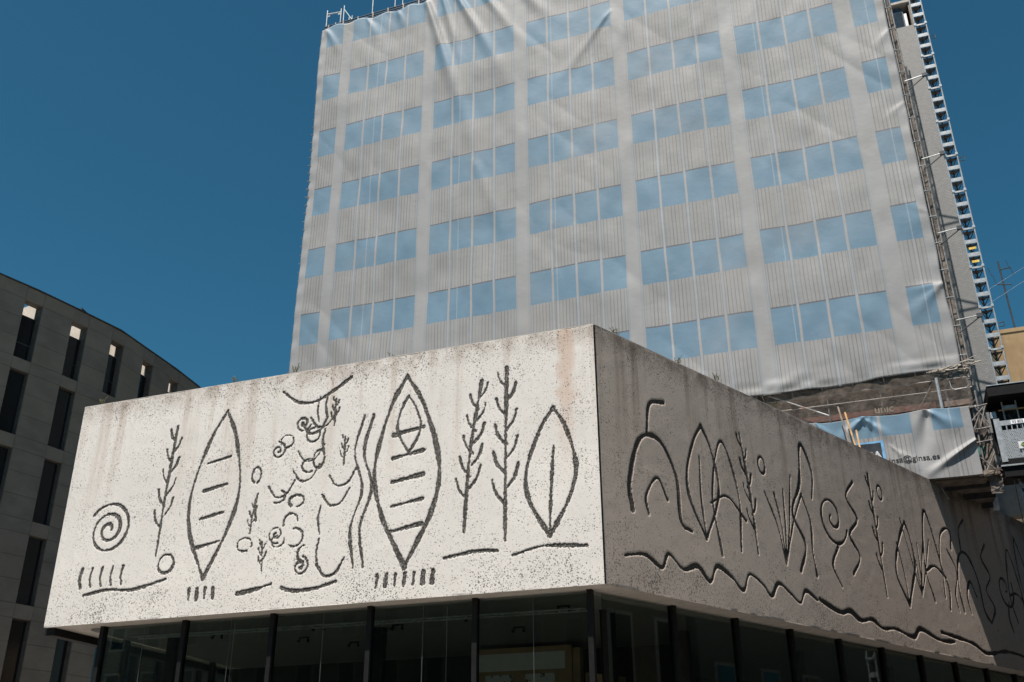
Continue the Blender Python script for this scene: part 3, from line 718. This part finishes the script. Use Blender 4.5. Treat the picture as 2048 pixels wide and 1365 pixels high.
def fn_main(gx, gz):
    Y = .16 * vnoise(gx, gz, 4.2, 6.5, 1) + .085 * vnoise(gx, gz, 1.3, 2.2, 2) + .03 * vnoise(gx, gz, .5, .8, 3)
    rxy = gx * .78 + gz * .62; rxz = -gx * .62 + gz * .78
    Y += .035 * (1 - np.abs(vnoise(rxy, rxz, .8, 4.0, 4)) * 4) * np.clip(vnoise(gx, gz, 5, 5, 8) + .3, 0, 1)
    for a, b, w0, w1, am in (((-11.1, 35.3), (-8.1, 24.3), .12, .55, .28), ((-10.3, 35.3), (-9.0, 29.5), .1, .3, .14), ((-9.7, 35.3), (-6.9, 29.0), .1, .4, .2), ((-8.6, 35.3), (-5.9, 30.4), .1, .4, .18),
                             ((-7.2, 35.3), (-4.6, 31.5), .1, .4, .14), ((-8.6, 25.6), (-5.8, 17.5), .2, .5, .06), ((-2.6, 31.6), (-5.4, 28.0), .1, .4, .12), ((7.9, 16.7), (6.4, 15.4), .06, .4, .11), ((7.9, 16.7), (6.6, 16.6), .06, .3, .1),
                             ((7.9, 19.4), (6.8, 20.4), .06, .35, .05), ((7.9, 24.0), (6.9, 23.2), .06, .3, .05), ((7.9, 27.3), (7.1, 26.3), .06, .3, .05), ((2.2, 13.7), (4.8, 15.2), .08, .5, .04), ((-1.4, 13.6), (.8, 15.4), .08, .6, .06),
                             ((-16.4, 35.3), (-15.3, 33.0), .08, .3, .12), ((-14.2, 35.3), (-13.5, 33.6), .08, .3, .1), ((-12.6, 35.3), (-12.1, 33.5), .08, .3, .1)):
        Y += .58 * fold(gx, gz, a, b, w0, w1, am)
    # ties every bay pull the sheet in at its edges
    edge = np.exp(-((gx - 7.9) / .35) ** 2) + np.exp(-((gx + 16.6) / .3) ** 2)
    Y += .02 * edge * np.sin(gz * 3.6) ** 2
    bot = np.exp(-((gz - 13.7) / .5) ** 2)
    Y += .09 * bot * vnoise(gx, gz, .55, .25, 5)
    X = gx + (gx > 7.6) * (gx - 7.6) / .3 * .06 * (vnoise(gz, gx, .9, 3, 6))
    top = np.clip((gz - 34.6) / .7, 0, 1); lo = np.clip((14.3 - gz) / .65, 0, 1)
    Z = gz - top * .16 * (.5 + .5 * np.cos((gx + 16.5) * 2 * math.pi / 1.3)) + lo * (.1 * vnoise(gx, gz, 1.1, 4, 9) + np.clip(gx - 4, 0, 5) * .035)
    return X, Y, Z
sheet('printed_banner', -16.62, 7.92, 13.66, 35.36, 420, 372, 14.05, fn_main, 'banner', FL, 'huge pale scaffold sheet printed with rows of blue windows, covering the tower')
def fn_low(gx, gz):
    Y = .1 * vnoise(gx, gz, 1.5, 1.5, 21) + .05 * vnoise(gx, gz, .45, .6, 22)
    for a, b, w0, w1, am in (((7.9, 11.35), (6.1, 10.25), .05, .16, .2), ((6.7, 12.45), (6.25, 10.6), .1, .4, -.15), ((5.1, 12.45), (4.9, 10.8), .05, .25, -.06), ((6.7, 12.45), (7.5, 11.7), .05, .25, .12), ((4.8, 12.45), (5.6, 11.6), .05, .2, .14),
                             ((4.8, 12.45), (3.9, 11.7), .05, .25, .14), ((5.6, 11.3), (6.3, 10.4), .05, .3, .1), ((3.4, 12.45), (3.9, 11.6), .05, .25, .12)):
        Y += .7 * fold(gx, gz, a, b, w0, w1, am)
    Z = gz + np.clip((gz - 12.1) / .4, 0, 1) * -.07 * (.5 - .5 * np.cos((gx - 4.8) * 2 * math.pi / 1.9))
    return gx, Y, Z
low_sheet = sheet('printed_banner', 2.6, 7.88, 10.27, 12.5, 300, 130, 13.98, fn_low, 'banner_low', FL, 'small creased lower sheet with black e-mail lettering below the scaffold gap')
def conform(o, lift, base):
    P = np.array([v_.co[:] for v_ in o.data.vertices]).T
    Y = 13.98 + fn_low(P[0][:, None] + base.x, P[2][:, None] + base.z)[1][:, 0] - lift - base.y
    for v_, y_ in zip(o.data.vertices, Y): v_.co.y = y_
class Host: pass
lt = Host(); lt.o = low_sheet; lt.base = Vector((0, 0, 0)); gs = lt
conform(lettering('letters', 'ginsa@ginsa.es', 1.56, 5.24, 13.9, 10.885, 'black_letter', lt, .008), .014, lt.base)
def print_patch(name, x0, x1, z0, z1, lift, mat):
    gx, gz = np.meshgrid(np.linspace(x0, x1, 24), np.linspace(z0, z1, 24), indexing='ij')
    Y = 13.98 + fn_low(gx, gz)[1] - lift
    me = grid_mesh(name, np.stack([gx - gs.base.x, Y - gs.base.y, gz - gs.base.z], -1)); me.materials.append(mat)
    o = bpy.data.objects.new(name, me); COL.objects.link(o); o.parent = gs.o
print_patch('sign_border', 3.95, 5.28, 10.3, 11.66, .008, plain('sky_blue_print', (.12, .3, .5), .5))
print_patch('sign_field', 3.98, 5.2, 10.33, 11.6, .014, plain('charcoal_print', (.02, .022, .026), .4))
conform(lettering('letters', 'GINSA', 1.1, 4.1, 13.9, 11.06, 'white_letter', gs, .03), .022, gs.base)

# ------------------------------------------------------------------ scaffold
sf = Thing('scaffold', FL, (-4, 14.7, 10.2), 'galvanised tube scaffold with brown debris netting around the tower sheets', 'scaffold')
RT = .026
xs = [8.0, 5.45, 3.82, 1.6, -.6, -2.8, -5.0, -7.2, -9.4, -11.6, -13.9, -16.5]
for x in xs:
    for y in (14.24, 15.02): part('standard', MB().tube((x, y, 10.2), (x, y, 35.5), RT, 8), 'galv_old', sf)
for z in (10.32, 12.47, 13.45, 13.1, 35.42, 35.55):
    part('ledger', MB().tube((-16.6 if z > 14 else -2.5, 14.2, z), (8.1, 14.2, z), RT if z < 35 else .03, 8), 'galv_old' if z < 35 else 'dark_tube', sf)
part('ledger', MB().tube((-16.6, 14.2, 35.3), (8.1, 14.2, 35.3), .03, 8), 'dark_tube', sf)
for x in xs:
    for z in (12.47, 13.45): part('transom', MB().tube((x, 14.2, z), (x, 15.05, z), RT, 8), 'galv_old', sf)
part('brace', MB().tube((2.0, 14.12, 13.66), (3.8, 14.12, 12.72), RT, 8), 'galv', sf)
part('clamp', MB().box(3.02, 3.08, 14.08, 14.15, 13.05, 13.12), 'orange', sf)
part('brace', MB().tube((6.4, 14.15, 12.45), (7.1, 14.15, 13.5), .02, 8), 'galv_old', sf)
for i, z in enumerate((13.5, 12.55, 10.28)):
    for q in range(3): part('deck_board', MB().box(-2.4, 8.0, 14.27 + .25 * q, 14.5 + .25 * q, z - .05, z), 'old_plank', sf)
tb = part('toe_board', MB().box(2.35, 7.0, 14.3, 14.33, 12.6, 12.82), 'red_board', sf, 'dark red toe board with pale letters')
lettering('letters', 'unic', .56, 5.2, 14.285, 12.66, 'pale_letter', sf, .01, sub=tb)
part('toe_board', MB().box(7.25, 7.98, 14.3, 14.33, 12.6, 12.78), plain('bare_pine', (.36, .25, .2), .8), sf)
part('post', MB().tube((7.14, 14.08, 12.45), (7.14, 14.08, 13.5), .05, 8), 'galv', sf)
part('post', MB().tube((7.36, 14.3, 12.45), (7.36, 14.3, 13.5), .035, 8), 'galv', sf)
# curled handrail loop
part('guard_loop', MB().path([(7.5, 14.1, 13.35), (7.52, 14.1, 13.12), (7.6, 14.1, 13.05), (7.95, 14.1, 13.08), (8.02, 14.1, 13.15), (8.0, 14.1, 13.4)], .012), 'galv', sf)
# dark netting behind the gap, and net strip at the right edge
def ruffle(name, x0, x1, z0, z1, y, amp, seed, mat, nx=60, nz=30, kind=None):
    gx, gz = np.meshgrid(np.linspace(x0, x1, nx), np.linspace(z0, z1, nz), indexing='ij')
    Y = y + amp * (vnoise(gx, gz, .5, .7, seed) + .5 * vnoise(gx, gz, .18, .3, seed + 1))
    X = gx + amp * .5 * vnoise(gz, gx, .4, 3, seed + 2)
    me = grid_mesh(name, np.stack([X - sf.base.x, Y - sf.base.y, gz - sf.base.z], -1)); me.materials.append(M[mat])
    o = bpy.data.objects.new(name, me); COL.objects.link(o); o.parent = sf.o
    return o
ruffle('net', -2.2, 8.0, 12.5, 13.62, 14.62, .2, 31, 'net_dark', 120, 24)
ruffle('net', 1.9, 8.05, 12.52, 13.66, 14.09, .07, 47, 'net_thin', 120, 24)
ruffle('net_strip', 7.9, 8.16, 12.5, 31.5, 14.45, .14, 34, 'net', 12, 260)
ruffle('net', 7.86, 8.36, 10.25, 12.45, 14.5, .22, 37, 'net', 20, 60)
# side net runs back to the core
def side_net(z0, z1, y0, y1, x, seed, mat):
    gy, gz = np.meshgrid(np.linspace(y0, y1, 30), np.linspace(z0, z1, 80), indexing='ij')
    X = x + .1 * vnoise(gy, gz, .5, .7, seed)
    me = grid_mesh('net', np.stack([X - sf.base.x, gy - sf.base.y, gz - sf.base.z], -1)[::-1]); me.materials.append(M[mat])
    o = bpy.data.objects.new('net', me); COL.objects.link(o); o.parent = sf.o
side_net(10.25, 12.5, 14.45, 19.3, 8.34, 41, 'net_dark')
# heavy protection deck that oversails the side wall
part('protection_deck', MB().box(5.9, 8.36, 14.14, 19.3, 10.3, 10.42), 'old_plank', sf)
for y in (14.9, 16.2, 17.5, 18.8): part('deck_beam', MB().box(5.9, 8.34, y, y + .08, 10.12, 10.299), 'dark_tube', sf)
# right edge: outer standards, rungs, strap ends
for z in np.arange(14.2, 31.0, 1.02):
    part('tie_clip', MB().tube((7.9, 14.2, z), (8.16, 14.25, z + .02), .02, 6), 'galv', sf)
part('standard', MB().tube((8.17, 14.3, 12.4), (8.17, 14.3, 31.5), .03, 8), 'galv_old', sf)
part('standard', MB().tube((8.36, 14.3, 9.75), (8.3, 14.3, 12.45), RT, 8), 'galv_old', sf)
for a, b in (((7.9, 12.42), (8.42, 12.5)), ((7.88, 11.72), (8.38, 11.76)), ((7.88, 11.3), (8.36, 11.36)), ((7.9, 12.0), (8.3, 12.42)), ((7.92, 11.75), (8.15, 12.2)), ((7.86, 10.9), (8.35, 10.35)), ((8.34, 10.95), (7.95, 10.3)), ((8.1, 11.78), (8.36, 12.45)), ((8.05, 12.45), (8.36, 11.85))):
    part('brace', MB().tube((a[0], 14.16, a[1]), (b[0], 14.2, b[1]), .02, 7), 'galv_old', sf)
for x in np.arange(-2, 8, .95):
    part('tie_strap', MB().tube((x, 14.02, 13.68 + max(0, x - 4) * .035), (x + .05, 14.2, 13.46), .008, 5), 'rope', sf)
# loose knotted net and rope at the two right-hand corners
def tangle(cx_, cz_, n, sx, sz, y, seed, mat):
    r_ = random.Random(seed)
    for i in range(n):
        p = [(cx_ + r_.uniform(-sx, sx), y + r_.uniform(-.15, .15), cz_ + r_.uniform(-sz, sz))]
        for q in range(4): p.append((p[-1][0] + r_.uniform(.04, .2), p[-1][1] + r_.uniform(-.05, .05), p[-1][2] + r_.uniform(-.05, .07)))
        part('knotted_net', MB().path(p, r_.uniform(.008, .022), 5), mat, sf)
tangle(7.4, 13.72, 14, .55, .08, 14.05, 1, 'rope')
tangle(8.0, 10.3, 12, .28, .14, 14.1, 2, 'net_dark')
tangle(7.95, 13.9, 5, .1, .15, 14.1, 4, 'rope')
ruffle('hanging_net', 8.05, 8.42, 9.72, 10.3, 14.3, .3, 44, 'net', 14, 18)
part('prop', MB().tube((6.25, 14.3, 10.3), (6.25, 14.3, 10.15), .03, 7).tube((6.65, 14.4, 10.28), (6.85, 14.5, 9.75), .03, 7), 'galv_old', sf)
part('green_tarp', MB().prism([(7.9, 14.6), (8.2, 14.55), (8.28, 14.8), (7.95, 14.9)], 10.98, 11.3), 'green_sheet', sf)
# loft frames above the top rail
for x in (-16.55, -15.62): part('guard_post', MB().tube((x, 14.24, 35.4), (x, 14.24, 36.62), .03, 8), 'galv', sf)
part('guard_post', MB().tube((-15.82, 14.3, 35.4), (-15.82, 14.3, 36.55), .03, 8), 'galv', sf)
part('guard_rail', MB().tube((-16.56, 14.24, 36.38), (-15.82, 14.3, 36.34), .03, 8), 'galv', sf)
part('gusset', MB().prism([(-16.53, 14.25), (-16.4, 14.25), (-16.4, 14.26), (-16.53, 14.26)], 36.22, 36.37), 'galv', sf)
part('gusset', MB().prism([(-15.97, 14.28), (-15.85, 14.28), (-15.85, 14.29), (-15.97, 14.29)], 36.2, 36.33), 'galv', sf)
part('brace', MB().tube((-15.6, 14.24, 36.35), (-15.15, 14.24, 35.6), .03, 8), 'teal_tube', sf)
for x, h in ((-16.03, .18), (-15.3, .28), (-15.14, .33), (-14.05, 2.4), (-12.85, 2.4), (-12.45, 1.9), (-10.5, 2.2), (-8.0, 2.2)): part('guard_post', MB().tube((x, 14.24, 35.5), (x, 14.24, 35.5 + h), .028, 8), 'galv', sf)
part('brace', MB().tube((-12.6, 14.24, 36.6), (-12.2, 14.24, 35.8), .03, 8), 'teal_tube', sf)
for i in range(30): part('rail_clip', MB().box(-16.4 + .8 * i, -16.33 + .8 * i, 14.16, 14.25, 35.27, 35.6), 'galv_old', sf)
for z in np.arange(14.0, 35.2, .42):
    part('lashing', MB().tube((-16.66 - random.random() * .04, 14.05, z), (-16.5, 14.2, z + .05), .016, 5), 'old_plank', sf)
# loose planks leaning at the parapet
for i, (x0, z0, x1, z1, mt) in enumerate(((4.62, 10.2, 4.3, 12.63, 'plank'), (4.42, 10.4, 4.12, 12.85, 'old_plank'), (4.62, 10.4, 4.55, 12.0, 'plank'))):
    single('timber_plank', MB().tube((x0, 13.4, z0), (x1, 13.75, z1), .035, 4), mt, FL, (x0, 13.4, z0), ['tall orange timber plank leaning against the lower sheet', 'dark timber plank leaning left of the orange planks', 'shorter orange timber plank leaning against the lower sheet'][i], 'plank', 'planks leaning on the scaffold')

# ------------------------------------------------------------------ hoist mast and cage
hm = Thing('hoist_mast', FL, (9.02, 14.3, 0), 'galvanised rack hoist mast rising beside the scaffold against the sky', 'hoist mast')
X0, X1, YM = 8.82, 9.2, 14.2
for x in (X0, X1): part('mast_tube', MB().tube((x, YM, 0), (x, YM, 31), .024, 8), 'galv', hm)
part('mast_tube', MB().tube((9.01, YM + .36, 0), (9.01, YM + .36, 31), .024, 8), 'galv', hm)
part('rack', MB().box(8.99, 9.03, YM + .26, YM + .31, 0, 31), 'dark_tube', hm)
z = .2; i = 0; pl_ = br_ = jn_ = None
while z < 30.8:
    if i % 3 == 2:
        if jn_ is None:
            jn_ = part('joint_flange', MB().box(X0 + .03, X1 - .03, YM - .03, YM + .03, z - .03, z + .03).box(X0 - .03, X0 + .05, YM - .04, YM + .04, z, z + .09).box(X1 - .05, X1 + .03, YM - .04, YM + .04, z, z + .09), 'galv', hm); jz = z
        else: copy_part(jn_, hm.o, (0, 0, z - jz))
    else:
        if pl_ is None:
            pl_ = part('mast_plate', MB().box(X0 + .02, X1 - .02, YM - .015, YM + .02, z - .07, z + .07), 'galv', hm); pz = z
        else: copy_part(pl_, hm.o, (0, 0, z - pz))
    if br_ is None:
        mb = MB(); zz = z - .09
        for x in (X0 + .02, X1 - .02): mb.tube((x, YM, zz), (9.01, YM + .36, zz + .02), .022, 6); mb.tube((x, YM + .02, zz), (9.01, YM + .33, zz - .2), .017, 6)
        mb.v += [(X0 + .03, YM + .02, zz), (X1 - .03, YM + .02, zz), (9.01, YM + .3, zz + .01), (X0 + .03, YM + .02, zz - .008), (X1 - .03, YM + .02, zz - .008), (9.01, YM + .3, zz)]
        n_ = len(mb.v) - 6; mb.f += [(n_, n_ + 1, n_ + 2), (n_ + 5, n_ + 4, n_ + 3), (n_, n_ + 3, n_ + 4, n_ + 1), (n_ + 1, n_ + 4, n_ + 5, n_ + 2), (n_ + 2, n_ + 5, n_ + 3, n_)]
        br_ = part('mast_brace', mb, 'dark_tube', hm); bz = z
    else: copy_part(br_, hm.o, (0, 0, z - bz))
    z += .484; i += 1
for z in (17.36, 17.85): part('label', MB().box(X0 + .08, X1 - .08, YM - .024, YM - .016, z - .04, z + .04), 'yellow', hm, 'yellow label on the mast plate')
for z in (25.05, 21.66, 18.68, 15.45):
    part('wall_tie', MB().tube((8.1, 14.3, z), (8.85, 14.15, z), .022, 7), 'galv', hm)
    part('wall_tie', MB().tube((8.1, 14.3, z - .45), (8.83, 14.15, z - .02), .022, 7), 'dark_tube', hm)
    part('tie_bracket', MB().prism([(8.68, 14.1), (8.84, 14.1), (8.84, 14.2), (8.68, 14.2)], z - .08, z + .05), 'dark_tube', hm)
for z in (26.68, 21.35, 15.1):
    part('cable_guide', MB().path([(X1, YM, z), (X1 + .2, YM - .02, z + .02), (X1 + .2, YM - .02, z - .13), (X1, YM, z - .12)], .014, 6), 'dark_tube', hm)

hc = Thing('hoist_cage', FL, (9.3, 13.7, 10.2), 'hoist cage with black roof hood and perforated steel panels at the mast', 'hoist')
Y0 = 13.9
part('roof_hood', MB().prism([(8.42, Y0 - .35), (11.2, Y0 - .35), (11.2, Y0 + 1.1), (8.42, Y0 + 1.1)], 12.5, 12.83), 'black_steel', hc)
part('hood_trim', MB().box(8.42, 11.2, Y0 - .37, Y0 - .352, 12.82, 12.85), 'galv', hc)
part('inner_panel', MB().box(8.5, 11.2, Y0 + .9, Y0 + 1.0, 10.4, 12.49), 'interior', hc)
part('side_panel', MB().box(8.44, 8.6, Y0 - .1, Y0 - .06, 10.52, 11.86), 'galv', hc)
part('lattice', MB().box(8.4, 8.57, Y0 + .02, Y0 + .03, 11.92, 12.12), 'perf', hc)
part('rail_board', MB().box(8.58, 11.2, Y0 - .06, Y0 - .03, 11.64, 11.79), 'galv', hc)
for i in range(18): part('bar', MB().box(8.6 + .145 * i, 8.625 + .145 * i, Y0 - .055, Y0 - .03, 10.62, 11.64), 'galv', hc)
part('perforated_panel', MB().box(8.6, 11.2, Y0 - .028, Y0 - .02, 10.62, 11.5), 'perf', hc)
sg = part('number_board', MB().box(8.9, 9.42, Y0 - .072, Y0 - .061, 11.655, 11.78), 'white_letter', hc, 'white board with telephone number')
lettering('digits', '93 805 60', .44, 8.935, Y0 - .075, 11.68, 'grey_letter', hc, .0, sub=sg)
lg = part('logo_board', MB().box(8.97, 9.24, Y0 - .072, Y0 - .061, 10.88, 11.1), 'white_letter', hc, 'white board with a green diamond emblem')
part('diamond', MB().prism([(9.015, 0), (9.105, .08), (9.195, 0), (9.105, -.08)], Y0, Y0), 'green', hc, sub=lg)
d_ = hc.o.children[-1] if False else None
for o_ in bpy.data.objects:
    if o_.name.startswith('diamond'):
        me = o_.data; pts_ = [(9.02, 10.99), (9.105, 10.895), (9.19, 10.99), (9.105, 11.085)]
        me.clear_geometry(); b_ = Vector(hc.base)
        vv = [Vector((a, Y0 - .078, c)) - b_ for a, c in pts_] + [Vector((a, Y0 - .0722, c)) - b_ for a, c in pts_]
        me.from_pydata(vv, [], [(0, 1, 2, 3), (7, 6, 5, 4)] + [(j, j + 4, (j + 1) % 4 + 4, (j + 1) % 4) for j in range(4)])
lettering('emblem_letters', 'UNIC', .15, 9.03, Y0 - .081, 10.97, 'yellow', hc, .03, sub=lg)
part('floor_frame', MB().box(8.4, 11.2, Y0 - .08, Y0 + 1.0, 10.4, 10.6), 'black_steel', hc)
part('floor_trim', MB().box(8.38, 11.2, Y0 - .11, Y0 - .082, 10.385, 10.43), 'galv', hc)
part('drive_unit', MB().box(8.44, 11.2, Y0 - .05, Y0 + .9, 10.08, 10.399), 'black_steel', hc)
part('cable', MB().tube((8.65, Y0, 10.1), (8.6, Y0, 4), .014, 6), 'black_steel', hc)
part('rail', MB().tube((8.4, Y0 - .02, 10.06), (9.2, Y0 - .02, 10.04), .015, 6), 'black_steel', hc)
part('orange_edge', MB().box(8.66, 11.0, Y0 + .1, Y0 + .13, 12.16, 12.19), 'plank', hc)
single('drain_pipe', MB().prism([(8.365, 17.9), (8.56, 17.9), (8.56, 18.1), (8.365, 18.1)], 10.15, 11.2), 'white_letter', FL, (8.46, 18, 10.15), 'short white metal duct behind the side wall below the scaffold corner', 'duct')

# ------------------------------------------------------------------ far right house with aerial and wires
th = Thing('ochre_house', FL, (20, 49, 0), 'weathered ochre rendered house behind the hoist mast', 'building')
part('wall', MB().box(13.3, 30, 45, 58, 0, 27.55), 'tan', th)
part('parapet', MB().box(13.25, 30.05, 44.95, 45.35, 27.552, 27.8), 'tan', th)
an = Thing('roof_aerial', FL, (14.6, 45.2, 27.8), 'dark television aerial on a thin mast above the ochre house', 'aerial')
part('pole', MB().tube((14.6, 45.2, 27.8), (14.55, 45.2, 32.6), .055, 7), 'dark_tube', an)
part('boom', MB().tube((14.2, 45.3, 31.05), (15.0, 45.0, 30.75), .035, 6), 'dark_tube', an)
part('boom', MB().tube((14.55, 45.2, 32.0), (15.05, 44.6, 31.75), .04, 6), 'dark_tube', an)
for x, z in ((14.0, 31.9), (14.15, 31.3), (15.1, 32.2), (15.25, 31.7)): part('element', MB().tube((x, 45.1, z - .3), (x - .1, 45.1, z + .35), .018, 5), 'dark_tube', an)
for i, (za, zb) in enumerate(((29.9, 32.0), (29.0, 31.2))):
    single('overhead_wire', MB().tube((12.0, 45.2, za), (19, 44, zb + 1.0), .006, 5), 'galv_old', FL, (12, 45.2, za), ['thin upper overhead wire crossing the roof aerial', 'thin lower overhead wire crossing the roof aerial'][i], 'wire')

# ------------------------------------------------------------------ weeds on the parapets
wl = ['dry weed tuft on the parapet near its left end', 'sparse weed on the parapet before the tower edge', 'small weed on the parapet just right of the tower edge', 'tiny weed stalk midway along the front parapet', 'weed tuft on the side parapet nearest the corner', 'weed tuft on the side parapet, second from the corner', 'weed tuft on the side parapet, third from the corner', 'weed on the side parapet below the lower sheet']
wp = [(FL, -12.4), (FL, -8.55), (FL, -7.05), (FL, -4.6), (FR, .75), (FR, 2.9), (FR, 4.4), (FR, 6.9)]
for i, (F, x) in enumerate(wp):
    mb = MB(); r_ = random.Random(i)
    for q in range(7 if i != 3 else 2):
        a = r_.uniform(-.14, .14); h = r_.uniform(.08, .26); mb.path([(x + a * .3, .12, ZT + .012), (x + a * .7, .1, ZT + h * .6), (x + a * 1.3, .08 + r_.uniform(-.05, .05), ZT + h)], .006, 4)
        mb.tube((x + a * .7, .1, ZT + h * .6), (x + a * .7 + r_.uniform(-.08, .08), .08, ZT + h * .85), .006, 4)
    single('weed', mb, 'weed', F, (x, .12, ZT + .012), wl[i], 'plant', 'weeds on the parapet')

# ------------------------------------------------------------------ houses across the side street and behind the plaza (mirrored in the glazing)
def town_house(F, x0, x1, y0, y1, h, front, nst, nb, label, mat):
    t = Thing('town_house', F, ((x0 + x1) / 2, (y0 + y1) / 2, 0), label, 'building', 'houses facing the podium')
    part('wall', MB().box(x0, x1, y0, y1, 0, h), mat, t)
    part('cornice', MB().box(x0 - .25, x1 + .25, y0 - .25, y1 + .25, h + .001, h + .4), 'concrete', t)
    s_ = 1 if front == y1 else -1; st = (h - .8) / nst; bay = (x1 - x0) / nb
    for i in range(nst):
        for j in range(nb):
            cx_ = x0 + bay * (j + .5); z0 = i * st + (.9 if i else .1); z1 = (i + 1) * st - .5
            a, b = sorted((front + s_ * .002, front + s_ * .05))
            w_ = part('window' if i else 'shop_door', MB().box(cx_ - .6, cx_ + .6, a, b, z0, z1), 'stone_light', t)
            a, b = sorted((front + s_ * .051, front + s_ * .07))
            part('pane', MB().box(cx_ - .48, cx_ + .48, a, b, z0 + .1, z1 - .12), 'dark_glass', t, sub=w_)
brn = plain('brown_render', (.2, .15, .11), .9); gry = plain('grey_render', (.2, .19, .17), .9)
town_house(FR, 5, 14.4, -16, -7.5, 12.0, -7.5, 3, 4, 'brown rendered house across the side street, nearest the plaza', brn)
town_house(FR, 15, 90, -16, -7.5, 13.5, -7.5, 4, 26, 'grey rendered house across the side street, farther from the plaza', gry)
town_house(FL, -62, -16, -46, -36, 17, -36, 5, 16, 'grey house across the plaza, farthest left behind the viewer', gry)
town_house(FL, -15.5, 4, -46, -36, 16, -36, 4, 8, 'brown house across the plaza behind the viewer', brn)
town_house(FL, 4.5, 22, -46, -36, 18, -36, 5, 7, 'tall grey house across the plaza, right of the brown one', gry)
